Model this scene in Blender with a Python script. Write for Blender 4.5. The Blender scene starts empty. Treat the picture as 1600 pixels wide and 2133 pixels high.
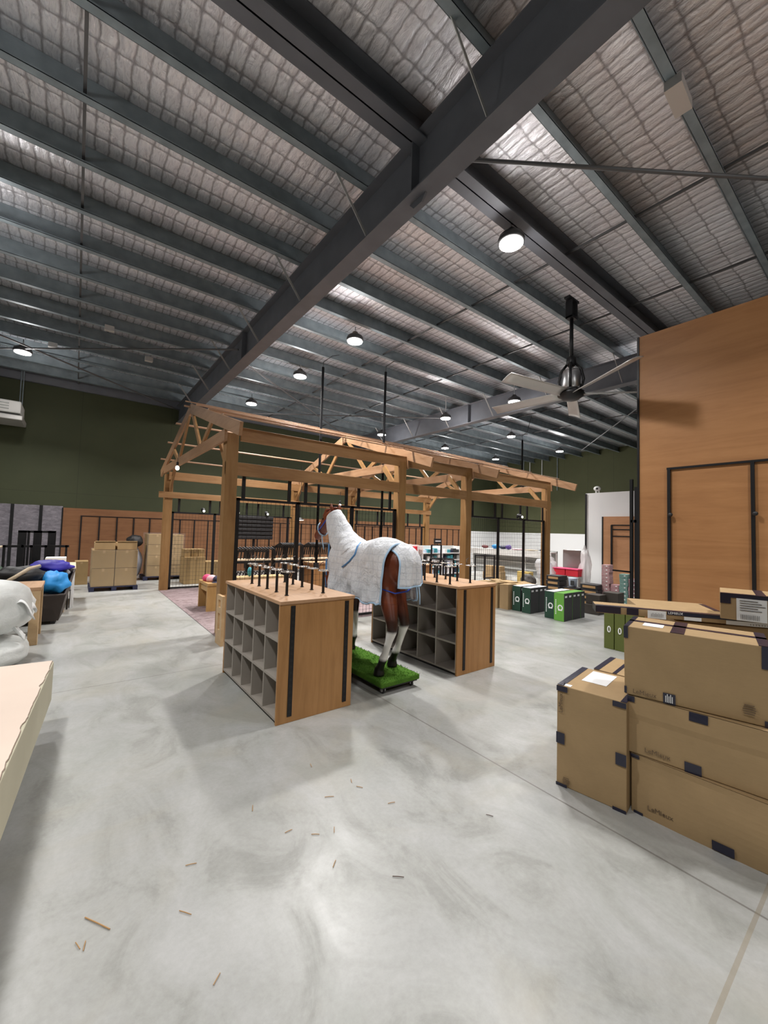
import bpy, bmesh, math, random
from mathutils import Vector, Matrix, noise
random.seed(7)
S = bpy.context.scene
COL = S.collection
V = Vector
PI = math.pi

# ------------------------------------------------------------------ materials
MATS = {}
def mat(name, col, rough=.6, metal=0., spec=.5, bump=None, vary=None, stretch=(1, 1, 1), emit=None, alpha=None, trans=0.):
    """plain principled material; bump=(scale,strength), vary=(scale,amount) are noise driven in object space"""
    if name in MATS: return MATS[name]
    m = bpy.data.materials.new(name); m.use_nodes = True
    nt = m.node_tree; b = nt.nodes['Principled BSDF']
    b.inputs['Base Color'].default_value = (*col, 1); b.inputs['Roughness'].default_value = rough
    b.inputs['Metallic'].default_value = metal; b.inputs['Specular IOR Level'].default_value = spec
    if trans: b.inputs['Transmission Weight'].default_value = trans
    if alpha is not None: b.inputs['Alpha'].default_value = alpha
    if emit:
        b.inputs['Emission Color'].default_value = (*emit[0], 1); b.inputs['Emission Strength'].default_value = emit[1]
    if bump or vary:
        tc = nt.nodes.new('ShaderNodeTexCoord'); mp = nt.nodes.new('ShaderNodeMapping')
        mp.inputs['Scale'].default_value = stretch
        nt.links.new(tc.outputs['Object'], mp.inputs['Vector'])
    if vary:
        n = nt.nodes.new('ShaderNodeTexNoise'); n.inputs['Scale'].default_value = vary[0]; n.inputs['Detail'].default_value = 6
        nt.links.new(mp.outputs['Vector'], n.inputs['Vector'])
        r = nt.nodes.new('ShaderNodeValToRGB'); k = vary[1]
        r.color_ramp.elements[0].position = .3; r.color_ramp.elements[1].position = .7
        r.color_ramp.elements[0].color = (*[c * (1 - k) for c in col], 1); r.color_ramp.elements[1].color = (*[min(1, c * (1 + k)) for c in col], 1)
        nt.links.new(n.outputs['Fac'], r.inputs['Fac']); nt.links.new(r.outputs['Color'], b.inputs['Base Color'])
    if bump:
        n2 = nt.nodes.new('ShaderNodeTexNoise'); n2.inputs['Scale'].default_value = bump[0]; n2.inputs['Detail'].default_value = 5
        nt.links.new(mp.outputs['Vector'], n2.inputs['Vector'])
        bp = nt.nodes.new('ShaderNodeBump'); bp.inputs['Strength'].default_value = bump[1]; bp.inputs['Distance'].default_value = .01
        nt.links.new(n2.outputs['Fac'], bp.inputs['Height']); nt.links.new(bp.outputs['Normal'], b.inputs['Normal'])
    MATS[name] = m
    return m

class NT:
    """tiny node helper"""
    def __init__(s, name):
        s.m = bpy.data.materials.new(name); s.m.use_nodes = True; s.t = s.m.node_tree; s.b = s.t.nodes['Principled BSDF']
        MATS[name] = s.m
    def n(s, typ, **kw):
        x = s.t.nodes.new('ShaderNode' + typ)
        for k, v in kw.items():
            if hasattr(x, k) and not k[0].isupper(): setattr(x, k, v)
            else: x.inputs[k.replace('_', ' ')].default_value = v
        return x
    def l(s, a, b): s.t.links.new(a, b)
    def coord(s, scale=(1, 1, 1), out='Object'):
        tc = s.n('TexCoord'); mp = s.n('Mapping'); mp.inputs['Scale'].default_value = scale
        s.l(tc.outputs[out], mp.inputs['Vector']); return mp.outputs['Vector']
    def noise(s, vec, scale, detail=5, rough=.55, dist=0.):
        x = s.n('TexNoise'); x.inputs['Scale'].default_value = scale; x.inputs['Detail'].default_value = detail
        x.inputs['Roughness'].default_value = rough; x.inputs['Distortion'].default_value = dist
        s.l(vec, x.inputs['Vector']); return x.outputs['Fac']
    def ramp(s, fac, stops):
        x = s.n('ValToRGB'); e = x.color_ramp.elements
        while len(e) < len(stops): e.new(.5)
        for i, (p, c) in enumerate(stops):
            e[i].position = p; e[i].color = (*c, 1) if len(c) == 3 else c
        s.l(fac, x.inputs['Fac']); return x.outputs['Color']
    def mix(s, fac, a, b, mode='MIX'):
        x = s.n('Mix'); x.data_type = 'RGBA'; x.blend_type = mode
        for sock, val in ((x.inputs[0], fac), (x.inputs[6], a), (x.inputs[7], b)):
            if hasattr(val, 'is_output'): s.l(val, sock)
            else: sock.default_value = val if not isinstance(val, tuple) else (*val, 1)
        return x.outputs[2]
    def math(s, op, a, b=0., c=0.):
        x = s.n('Math'); x.operation = op
        for i, val in enumerate((a, b, c)):
            if hasattr(val, 'is_output'): s.l(val, x.inputs[i])
            else: x.inputs[i].default_value = val
        return x.outputs[0]
    def xyz(s, vec):
        x = s.n('SeparateXYZ'); s.l(vec, x.inputs[0]); return x.outputs
    def bump(s, h, strength, dist=.01):
        x = s.n('Bump'); x.inputs['Strength'].default_value = strength; x.inputs['Distance'].default_value = dist
        s.l(h, x.inputs['Height']); s.l(x.outputs['Normal'], s.b.inputs['Normal'])
    def col(s, c): s.l(c, s.b.inputs['Base Color'])
    def set(s, rough=.5, metal=0., spec=.5):
        s.b.inputs['Roughness'].default_value = rough; s.b.inputs['Metallic'].default_value = metal
        s.b.inputs['Specular IOR Level'].default_value = spec
    def band(s, val, at, half):
        """1 inside |val-at|<half"""
        d = s.math('ABSOLUTE', s.math('SUBTRACT', val, at)); return s.math('LESS_THAN', d, half)

# polished concrete slab with saw cuts
c = NT('polished_concrete'); v = c.coord()
a = c.noise(v, .55, 8, .62, .6); b2 = c.noise(c.coord((1.3, .8, 1)), 2.3, 8, .65, .8); fine = c.noise(v, 38, 6, .7)
base = c.ramp(a, [(.36, (.235, .24, .232)), (.45, (.325, .328, .318)), (.54, (.385, .385, .375)), (.66, (.30, .303, .30))])
base = c.mix(.6, base, c.ramp(b2, [(.36, (.20, .20, .182)), (.45, (.315, .317, .30)), (.54, (.37, .371, .364)), (.66, (.445, .446, .448))]))
base = c.mix(.16, base, c.ramp(fine, [(.35, (.24, .235, .22)), (.65, (.46, .46, .45))]))
warm = c.noise(v, .9, 6, .6, 1.0); base = c.mix(c.math('MULTIPLY', c.ramp(warm, [(.5, (0, 0, 0)), (.68, (1, 1, 1))]), .5), base, (.36, .335, .275))
cold = c.noise(c.coord((1.4, .6, 1)), 1.1, 6, .6, 1.4); base = c.mix(c.math('MULTIPLY', c.ramp(cold, [(.5, (0, 0, 0)), (.66, (1, 1, 1))]), .4), base, (.27, .285, .26))
x, y, z = c.xyz(v)
j = None
for sock, vals in ((x, (2.42, 6.92, 11.42, -2.1)), (y, (4.9, 9.35))):
    for q in vals:
        k = c.band(sock, q, .006); j = k if j is None else c.math('MAXIMUM', j, k)
base = c.mix(c.math('MULTIPLY', j, .75), base, (.16, .15, .14))
base = c.mix(c.math('MULTIPLY', c.band(y, .43, .008), .55), base, (.24, .20, .14))
c.col(base); c.l(c.ramp(b2, [(.3, (.42,) * 3), (.7, (.27,) * 3)]), c.b.inputs['Roughness']); c.set(.35, 0, .45)
c.l(c.ramp(b2, [(.3, (.42,) * 3), (.7, (.28,) * 3)]), c.b.inputs['Roughness']); c.bump(fine, .04)

# crinkled reflective foil held up by safety mesh
c = NT('foil_insulation'); v = c.coord(); x, y, z = c.xyz(v)
wob = c.noise(v, 3.2, 4); wob2 = c.noise(v, 9, 6, .6, 1.2)
xx = c.math('ADD', x, c.math('MULTIPLY', wob, .10)); yy = c.math('ADD', y, c.math('MULTIPLY', wob, .08))
def saw(val, period, half):
    p = c.math('PINGPONG', val, period / 2); return c.math('SMOOTH_MIN', c.math('DIVIDE', p, half), 1.0, .3)
lx = saw(xx, .135, .04); ly = saw(yy, .27, .034)
pill = c.math('MULTIPLY', lx, ly)
cr = c.noise(c.coord((7, 1.6, 1)), 3.0, 8, .7, 1.8)
rip = c.math('SINE', c.math('ADD', c.math('MULTIPLY', x, 84.), c.math('MULTIPLY', wob2, 9.)))
h = c.math('ADD', c.math('ADD', c.math('MULTIPLY', pill, .8), c.math('MULTIPLY', rip, .16)), c.math('ADD', c.math('MULTIPLY', cr, 1.3), c.math('MULTIPLY', wob2, .7)))
c.bump(h, .6, .0105)
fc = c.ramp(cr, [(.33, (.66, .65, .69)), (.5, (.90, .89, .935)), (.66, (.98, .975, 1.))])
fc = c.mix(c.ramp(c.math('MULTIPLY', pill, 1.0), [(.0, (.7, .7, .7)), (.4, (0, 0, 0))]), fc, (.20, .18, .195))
c.col(fc); c.set(.38, .8, .5)

mat('galv_steel', (0.217, 0.260, 0.286), .5, .35, bump=(30, .05), vary=(5, .2))
mat('painted_steel', (0.113, 0.120, 0.140), .55, .0, vary=(3, .12))
mat('brace_steel', (.10, .10, .105), .5, .3)
mat('black_steel', (.012, .012, .014), .42, .3)
mat('black_plastic', (.015, .015, .017), .5)
mat('matte_black', (.008, .008, .009), .9, spec=.12)
mat('chrome', (.72, .73, .75), .18, 1.)
mat('alu', (.6, .6, .62), .3, 1.)
mat('fan_alu', (.56, .545, .53), .42, .5)
mat('white_plastic', (.82, .82, .81), .4)
mat('white_paint', (.80, .80, .81), .55)
mat('white_metal', (.72, .73, .72), .4, .1)
mat('grey_metal', (.42, .43, .42), .45, .2)
mat('lamp_lens', (1, 1, 1), .4, emit=((1, .97, .9), 38.))
mat('bulb_glow', (1, 1, 1), .4, emit=((1, .95, .86), 2.5))
mat('lamp_body', (.07, .07, .075), .4, .4)

def walls(name, ca, cb, pw, axis):
    c = NT(name); v = c.coord(); x, y, z = c.xyz(v); s = x if axis == 'x' else y
    n = c.noise(v, 1.2, 5); col = c.ramp(n, [(.3, ca), (.7, cb)])
    p = c.math('PINGPONG', s, pw / 2); ln = c.math('LESS_THAN', p, .006)
    hz = c.band(z, 2.45, .005)
    col = c.mix(c.math('MULTIPLY', c.math('MAXIMUM', ln, hz), .45), col, (.012, .014, .008))
    c.col(col); c.set(.7, 0, .3); c.bump(c.noise(v, 60, 3), .05)
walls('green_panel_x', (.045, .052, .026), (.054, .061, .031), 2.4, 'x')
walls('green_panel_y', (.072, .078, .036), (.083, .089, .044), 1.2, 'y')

def wood(name, c1, c2, c3, scale, rough=.5, ringscale=1., plank=None):
    """grain runs along the axis with the smallest scale"""
    c = NT(name); v = c.coord(scale)
    n = c.noise(v, 1.0, 8, .62, 1.1); f = c.noise(v, 7.0, 5, .7)
    k = c.math('ADD', c.math('MULTIPLY', n, .8), c.math('MULTIPLY', f, .25))
    big = c.noise(c.coord(), 1.4 * ringscale, 3)
    col = c.ramp(k, [(.33, c1), (.52, c2), (.7, c3)])
    col = c.mix(.35, col, c.ramp(big, [(.3, c1), (.7, c3)]))
    if plank:
        ax, w = plank; s = c.xyz(c.coord())[ax]
        col = c.mix(c.math('MULTIPLY', c.math('LESS_THAN', c.math('PINGPONG', s, w / 2), .003), .5), col, tuple(q * .35 for q in c1))
    c.col(col); c.set(rough, 0, .4); c.bump(k, .08, .004)
    return c.m
wood('plywood_wall', (0.284, 0.124, 0.045), (0.385, 0.182, 0.070), (0.444, 0.221, 0.090), (1.2, .55, 5.5), .5, .8)
wood('plywood_panel', (0.167, 0.071, 0.032), (0.223, 0.102, 0.046), (0.260, 0.124, 0.059), (1.1, 2, 12), .48)
wood('plywood_far', (.40, .19, .09), (.48, .24, .12), (.52, .27, .14), (1, 2, 9), .5)
wood('laminate', (.30, .145, .05), (.42, .215, .078), (.50, .27, .11), (9, 9, .9), .45)
wood('laminate_top', (.36, .20, .105), (.48, .285, .16), (.55, .33, .19), (9, 1.2, 9), .5)
wood('pine_x', (0.203, 0.096, 0.033), (0.302, 0.162, 0.066), (0.377, 0.216, 0.098), (1.0, 9, 9), .55)
wood('pine_y', (0.199, 0.097, 0.043), (0.295, 0.163, 0.081), (0.362, 0.210, 0.117), (9, 1.0, 9), .55)
wood('pine_z', (0.184, 0.086, 0.025), (0.266, 0.140, 0.048), (0.332, 0.189, 0.078), (9, 9, .9), .55)
wood('pine_light', (.36, .20, .12), (.50, .31, .20), (.58, .38, .26), (1.0, 9, 9), .5)
wood('pale_ply', (.42, .27, .13), (.55, .37, .20), (.62, .44, .26), (2, 2, 6), .5)
wood('honey_ply', (.38, .21, .07), (.47, .28, .10), (.54, .34, .14), (7, 1.5, 1.5), .45)
mat('taupe_board', (.33, .295, .26), .55, vary=(3, .06))
mat('taupe_back', (.24, .21, .185), .6)

def cardboard(name, col):
    c = NT(name); v = c.coord()
    n = c.noise(v, 2.2, 6, .6, .5); f = c.noise(c.coord((1, 1, 9)), 26, 4)
    k = c.mix(.3, c.ramp(n, [(.3, tuple(q * .86 for q in col)), (.7, tuple(min(1, q * 1.1) for q in col))]), c.ramp(f, [(.3, tuple(q * .9 for q in col)), (.7, tuple(q * 1.08 for q in col))]))
    c.col(k); c.set(.72, 0, .25); c.bump(n, .25, .012)
cardboard('kraft', (0.376, 0.257, 0.136)); cardboard('kraft_light', (0.460, 0.313, 0.161)); cardboard('kraft_dull', (0.344, 0.232, 0.108))
mat('navy_tape', (.012, .012, .032), .28, spec=.6, bump=(40, .15))
mat('paper', (.80, .81, .83), .6, bump=(30, .1)); mat('ink', (.05, .04, .04), .7); mat('white_ink', (.85, .85, .87), .6)
mat('dark_ink', (.13, .085, .05), .7)

# artificial turf
c = NT('artificial_turf'); v = c.coord(); n = c.noise(v, 140, 3, .8); n2 = c.noise(v, 9, 4)
c.col(c.mix(.4, c.ramp(n, [(.3, (.03, .10, .012)), (.7, (.16, .36, .04))]), c.ramp(n2, [(.3, (.06, .17, .02)), (.7, (.18, .38, .06))])))
c.set(.9, 0, .1); c.bump(n, 1.0, .02)

# bay coat with black points and white socks, z measured from the hooves
c = NT('bay_coat'); v = c.coord(); x, y, z = c.xyz(v)
n = c.noise(v, 5, 5); zz = c.math('ADD', z, c.math('MULTIPLY', c.math('SUBTRACT', n, .5), .05))
body = c.ramp(n, [(.3, (.12, .022, .008)), (.7, (.24, .055, .018))])
legs = c.ramp(zz, [(.0, (.006, .005, .005)), (.165, (.008, .006, .005)), (.20, (.75, .73, .70)), (.46, (.80, .78, .75)), (.49, (.02, .008, .005)), (.58, (.035, .010, .005)), (.75, (.15, .03, .01)), (1., (.2, .042, .014))])
c.col(c.mix(c.math('LESS_THAN', zz, .76), body, legs)); c.set(.38, 0, .5); c.bump(c.noise(c.coord((1, 1, .3)), 60, 4), .08)
mat('horse_dark', (.010, .007, .006), .45)
mat('eye', (.004, .003, .003), .08)

# white checked cotton rug
def rugmat(name, axes, size=.075):
    c = NT(name); v = c.coord(); s = c.xyz(v); w = c.noise(v, 4, 3)
    m = None
    for a in axes:
        p = c.math('PINGPONG', c.math('ADD', s[a], c.math('MULTIPLY', w, .05)), size / 2); q = c.math('LESS_THAN', p, .0045)
        m = q if m is None else c.math('MAXIMUM', m, q)
    col = c.mix(c.math('MULTIPLY', m, .30), (.78, .79, .83), (.42, .44, .52))
    c.col(col); c.set(.85, 0, .2)
    wr = c.noise(c.coord((1, 1, .55)), 7, 6, .6, 1.4); c.bump(wr, .9, .045)
rugmat('check_cotton', (1, 2)); rugmat('check_cotton_flap', (0, 2), .06)
mat('blue_trim', (.10, .27, .55), .6, bump=(80, .2)); mat('pale_blue', (.42, .60, .80), .6); mat('strap_blue', (.03, .07, .42), .5)

# patterned carpet / printed sheet
c = NT('pink_flooring'); v = c.coord((1, 1, 1)); w = c.noise(c.coord((2.5, 9, 1)), 1.4, 6, .7, 1.5)
c.col(c.ramp(w, [(.36, (.09, .055, .058)), (.46, (.20, .145, .15)), (.54, (.30, .235, .24)), (.64, (.13, .085, .09))])); c.set(.6, 0, .3)
# woven sack
c = NT('woven_sack'); v = c.coord(); n = c.noise(v, 5, 6, .6, .8)
c.col(c.ramp(n, [(.3, (.66, .68, .67)), (.7, (.80, .81, .80))])); c.set(.45, 0, .4); c.bump(n, .5, .03)
c = NT('stone_cladding'); v = c.coord(); n = c.noise(c.coord((2, 2, 5)), 4, 6, .75, .5)
c.col(c.ramp(n, [(.3, (.13, .115, .135)), (.5, (.20, .185, .21)), (.7, (.29, .27, .295))])); c.set(.8, 0, .2); c.bump(n, .6, .02)
def floral(name, a, b):
    c = NT(name); v = c.coord(); n = c.noise(v, 45, 3, .6)
    c.col(c.ramp(n, [(.42, a), (.5, b), (.58, a), (.66, tuple(min(1, q * 1.5) for q in a))])); c.set(.5)
floral('floral_pink', (.40, .21, .23), (.62, .45, .44)); floral('floral_teal', (.12, .24, .22), (.25, .40, .37)); floral('floral_mauve', (.36, .17, .19), (.55, .36, .38))
mat('wrap_film', (.85, .87, .9), .12, 0, .8, bump=(14, .9), alpha=.06)
mat('clear_bag', (.80, .79, .80), .15, 0, .8, bump=(9, 1.), alpha=.55)
mat('silver_bag', (.38, .35, .34), .25, .6, bump=(9, .8))
for nm, cl in (('bottle_green', (.012, .05, .030)), ('lime', (.13, .36, .05)), ('charcoal', (.035, .036, .038)), ('olive', (.095, .115, .022)), ('red', (.55, .012, .03)), ('pink', (.70, .05, .16)),
               ('light_pink', (.8, .45, .5)), ('navy', (.015, .017, .05)), ('royal', (.025, .015, .30)), ('cyan', (.01, .23, .58)), ('wicker', (.035, .024, .02)), ('dark_green', (.01, .04, .015)),
               ('cream', (.72, .58, .42)), ('black_cloth', (.012, .011, .012)), ('white_cloth', (.8, .8, .8)), ('yellow_ply', (.50, .35, .10)), ('teal', (.05, .30, .36)), ('dark_box', (.05, .042, .035)), ('grey_cloth', (.22, .22, .25)), ('purple', (.09, .05, .25)), ('ice', (.62, .72, .88)), ('maroon', (.12, .02, .02)), ('tan_board', (.45, .27, .12))):
    mat(nm, cl, .6, bump=(20, .15))
mat('cream_slab', (0.484, 0.451, 0.340), .75, vary=(2, .06)); mat('peel_top', (0.664, 0.542, 0.460), .8, vary=(1.2, .06)); mat('torn_edge', (.25, .19, .15), .9)
mat('straw', (.42, .24, .10), .8); mat('dark_straw', (.10, .06, .05), .8)
mat('ceramic_white', (.78, .78, .77), .35)
M = MATS

# ------------------------------------------------------------------ mesh builder
class MB:
    def __init__(s): s.v = []; s.f = []; s.mi = []; s.cur = 0
    def _a(s, vs, fs):
        o = len(s.v); s.v += [V(q) for q in vs]; s.f += [tuple(i + o for i in q) for q in fs]; s.mi += [s.cur] * len(fs); return s
    def mix(s, i): s.cur = i; return s
    BF = [(0, 3, 2, 1), (4, 5, 6, 7), (0, 1, 5, 4), (1, 2, 6, 5), (2, 3, 7, 6), (3, 0, 4, 7)]
    def box(s, x0, x1, y0, y1, z0, z1):
        return s._a([(x0, y0, z0), (x1, y0, z0), (x1, y1, z0), (x0, y1, z0), (x0, y0, z1), (x1, y0, z1), (x1, y1, z1), (x0, y1, z1)], MB.BF)
    def cbox(s, c, d, rz=0., rm=None):
        R = rm or Matrix.Rotation(rz, 3, 'Z'); c = V(c)
        pts = [(-1, -1, -1), (1, -1, -1), (1, 1, -1), (-1, 1, -1), (-1, -1, 1), (1, -1, 1), (1, 1, 1), (-1, 1, 1)]
        return s._a([c + R @ V((p[0] * d[0] / 2, p[1] * d[1] / 2, p[2] * d[2] / 2)) for p in pts], MB.BF)
    def bar(s, p, q, w, h, up=(0, 0, 1)):
        p = V(p); q = V(q); d = (q - p).normalized(); u = V(up)
        if abs(d.dot(u)) > .99: u = V((0, 1, 0))
        a = d.cross(u).normalized() * (w / 2); b = a.cross(d).normalized() * (h / 2)
        return s._a([p - a - b, p + a - b, p + a + b, p - a + b, q - a - b, q + a - b, q + a + b, q - a + b], [(0, 1, 2, 3), (7, 6, 5, 4), (0, 4, 5, 1), (1, 5, 6, 2), (2, 6, 7, 3), (3, 7, 4, 0)])
    def tube(s, pts, r, n=8, cap=True, flat=1.):
        pts = [V(p) for p in pts]; rs = r if isinstance(r, (list, tuple)) else [r] * len(pts)
        vs = []; fs = []; prev = None
        for i, p in enumerate(pts):
            d = (pts[min(i + 1, len(pts) - 1)] - pts[max(i - 1, 0)]).normalized()
            if prev is None: u = V((0, 0, 1)) if abs(d.z) < .95 else V((1, 0, 0))
            else: u = prev
            a = d.cross(u).normalized(); b = a.cross(d).normalized(); prev = b
            for k in range(n):
                t = 2 * PI * k / n; vs.append(p + a * (math.cos(t) * rs[i]) + b * (math.sin(t) * rs[i] * flat))
        for i in range(len(pts) - 1):
            for k in range(n):
                fs.append((i * n + k, i * n + (k + 1) % n, (i + 1) * n + (k + 1) % n, (i + 1) * n + k))
        if cap: fs += [tuple(range(n - 1, -1, -1)), tuple((len(pts) - 1) * n + k for k in range(n))]
        return s._a(vs, fs)
    def lathe(s, prof, c=(0, 0, 0), n=20, axis=None):
        c = V(c); vs = []; fs = []; R = Matrix.Identity(3)
        if axis: R = V((0, 0, 1)).rotation_difference(V(axis)).to_matrix()
        for r, z in prof:
            for k in range(n):
                t = 2 * PI * k / n; vs.append(c + R @ V((r * math.cos(t), r * math.sin(t), z)))
        for i in range(len(prof) - 1):
            for k in range(n): fs.append((i * n + k, i * n + (k + 1) % n, (i + 1) * n + (k + 1) % n, (i + 1) * n + k))
        fs += [tuple(range(n - 1, -1, -1)), tuple((len(prof) - 1) * n + k for k in range(n))]
        return s._a(vs, fs)
    def ell(s, c, r, nu=16, nv=10, f=None, rz=0.):
        c = V(c); vs = []; fs = []; R = Matrix.Rotation(rz, 3, 'Z')
        for i in range(nv + 1):
            ph = -PI / 2 + PI * i / nv
            for k in range(nu):
                t = 2 * PI * k / nu; d = V((math.cos(ph) * math.cos(t), math.cos(ph) * math.sin(t), math.sin(ph)))
                p = V((d.x * r[0], d.y * r[1], d.z * r[2]))
                if f: p = p * f(d)
                vs.append(c + R @ p)
        for i in range(nv):
            for k in range(nu): fs.append((i * nu + k, i * nu + (k + 1) % nu, (i + 1) * nu + (k + 1) % nu, (i + 1) * nu + k))
        return s._a(vs, fs)
    def grid(s, fn, nu, nv, closed=False):
        vs = [fn(i / nu, k / nv) for i in range(nu + 1) for k in range(nv + 1)]; w = nv + 1; fs = []
        for i in range(nu):
            for k in range(nv): fs.append((i * w + k, (i + 1) * w + k, (i + 1) * w + k + 1, i * w + k + 1))
        return s._a(vs, fs)
    def prism(s, poly, ax, a, b):
        """extrude 2D polygon along axis ax (0,1,2) from a to b"""
        def mk(p, t):
            q = [0, 0, 0]; o = [i for i in range(3) if i != ax]; q[o[0]] = p[0]; q[o[1]] = p[1]; q[ax] = t; return q
        n = len(poly); vs = [mk(p, a) for p in poly] + [mk(p, b) for p in poly]
        return s._a(vs, [tuple(range(n)), tuple(range(2 * n - 1, n - 1, -1))] + [(i, i + n, (i + 1) % n + n, (i + 1) % n) for i in range(n)])
    def build(s, name, m, parent=None, smooth=False, bevel=0., seg=2, subsurf=0, solid=0., fixn=True):
        me = bpy.data.meshes.new(name); off = V(parent['_w']) if parent is not None and '_w' in parent else V((0, 0, 0))
        me.from_pydata([q - off for q in s.v], [], s.f)
        ms = m if isinstance(m, (list, tuple)) else [m]
        for q in ms: me.materials.append(M[q] if isinstance(q, str) else q)
        if len(ms) > 1:
            for p, i in zip(me.polygons, s.mi): p.material_index = i
        if fixn:
            bm = bmesh.new(); bm.from_mesh(me); bmesh.ops.recalc_face_normals(bm, faces=bm.faces); bm.to_mesh(me); bm.free()
        if smooth:
            for p in me.polygons: p.use_smooth = True
        o = bpy.data.objects.new(name, me); COL.objects.link(o)
        if parent is not None: o.parent = parent; o['_w'] = list(off)
        else: o['_w'] = [0, 0, 0]
        if solid:
            q = o.modifiers.new('s', 'SOLIDIFY'); q.thickness = solid; q.offset = 0
        if bevel:
            q = o.modifiers.new('b', 'BEVEL'); q.width = bevel; q.segments = seg; q.limit_method = 'ANGLE'; q.angle_limit = math.radians(50)
        if subsurf:
            q = o.modifiers.new('u', 'SUBSURF'); q.levels = subsurf; q.render_levels = subsurf
        return o

def tag(o, label=None, cat=None, group=None, kind=None):
    if label: o['label'] = label
    if cat: o['category'] = cat
    if group: o['group'] = group
    if kind: o['kind'] = kind
    return o
def thing(name, loc, label, cat, group=None, kind=None):
    o = bpy.data.objects.new(name, None); COL.objects.link(o); o.location = loc; o['_w'] = list(loc)
    o.empty_display_size = .1
    return tag(o, label, cat, group, kind)
def single(name, mb, m, label, cat, group=None, base=None, **kw):
    """a thing that is one mesh; origin moved to its base"""
    o = mb.build(name, m, **kw)
    if base is None:
        n = len(mb.v); base = V((sum(q.x for q in mb.v) / n, sum(q.y for q in mb.v) / n, min(q.z for q in mb.v)))
    base = V(base); o.data.transform(Matrix.Translation(-base)); o.location = base; o['_w'] = list(base)
    return tag(o, label, cat, group)
def dup(root, loc, label, rz=None, group=None):
    def cp(o, parent):
        c = o.copy(); COL.objects.link(c)
        if parent is not None: c.parent = parent
        for ch in o.children: cp(ch, c)
        return c
    r = cp(root, None); r.location = loc; r['_w'] = list(loc); r['label'] = label
    if rz is not None: r.rotation_euler = (0, 0, rz)
    if group: r['group'] = group
    return r
def text(name, s, size, m, parent, org, right, up, ext=.0006, sx=1.):
    cu = bpy.data.curves.new(name, 'FONT'); cu.body = s; cu.size = size; cu.extrude = ext; cu.align_x = 'CENTER'; cu.align_y = 'CENTER'; cu.resolution_u = 2
    t = bpy.data.objects.new(name, cu); COL.objects.link(t); bpy.context.view_layer.update()
    me = bpy.data.meshes.new_from_object(t.evaluated_get(bpy.context.evaluated_depsgraph_get())); bpy.data.objects.remove(t)
    r = V(right).normalized(); u = V(up).normalized(); n = r.cross(u); off = V(parent['_w'])
    mt = Matrix(((r.x * sx, u.x, n.x, org[0] - off.x), (r.y * sx, u.y, n.y, org[1] - off.y), (r.z * sx, u.z, n.z, org[2] - off.z), (0, 0, 0, 1)))
    me.transform(mt); me.materials.clear(); me.materials.append(M[m])
    o = bpy.data.objects.new(name, me); COL.objects.link(o); o.parent = parent; o['_w'] = list(off); return o
ORD = ['first', 'second', 'third', 'fourth', 'fifth', 'sixth', 'seventh', 'eighth', 'ninth', 'tenth', 'eleventh', 'twelfth', 'thirteenth', 'fourteenth', 'fifteenth', 'sixteenth', 'seventeenth', 'eighteenth']
# ------------------------------------------------------------------ camera
Rm = Matrix(((0.793, -0.052, -0.608), (-0.609, -0.020, -0.793), (0.029, 0.998, -0.048)))
cam = bpy.data.cameras.new('camera'); cam.sensor_fit = 'HORIZONTAL'; cam.sensor_width = 36; cam.lens = 36 * 838 / 1600; cam.clip_start = .05; cam.clip_end = 200
co = bpy.data.objects.new('camera', cam); COL.objects.link(co)
q = Rm.to_quaternion(); co.rotation_mode = 'QUATERNION'; co.rotation_quaternion = q; co.location = (0, 0, 1.6)
S.camera = co

# ------------------------------------------------------------------ setting
def struct(name, mb, m, label=None, cat=None, **kw):
    o = mb.build(name, m, **kw); tag(o, label, cat, kind='structure'); return o
X0, X1, Y0, Y1, ZC = -6., 20., -5., 15., 5.86
struct('floor', MB().box(X0 - .2, X1 + .2, Y0 - .2, Y1 + .2, -.15, 0), 'polished_concrete', 'pale grey polished concrete floor with thin saw-cut joints', 'floor')
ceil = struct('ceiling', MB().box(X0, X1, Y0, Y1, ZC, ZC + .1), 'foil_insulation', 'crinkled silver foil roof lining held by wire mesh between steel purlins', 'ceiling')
def purlin(yf):
    b = MB(); w = .085; z0 = 5.6
    b.box(X0, X1, yf - w, yf, z0, z0 + .006); b.box(X0, X1, yf - .004, yf, z0, ZC - .002); b.box(X0, X1, yf, yf + w, ZC - .01, ZC - .002); b.box(X0, X1, yf - w, yf - w + .004, z0, z0 + .022)
    return b.build('purlin', 'galv_steel', ceil)
PY = [1.22 + .872 * k for k in range(-7, 16) if k != 2]
for yf in PY:
    if yf < Y1 - .15: purlin(yf)
b = MB(); b.box(X0, X1, 2.86, 3.11, 5.545, 5.56).box(X0, X1, 2.975, 2.99, 5.545, ZC - .004).box(X0, X1, 2.86, 3.11, ZC - .02, ZC - .004)
b.build('strut_beam', 'painted_steel', ceil)
b = MB().box(X0, X1, Y1 - .16, Y1 - .06, 5.5, ZC - .005); b.build('eave_purlin', 'painted_steel', ceil)
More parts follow.
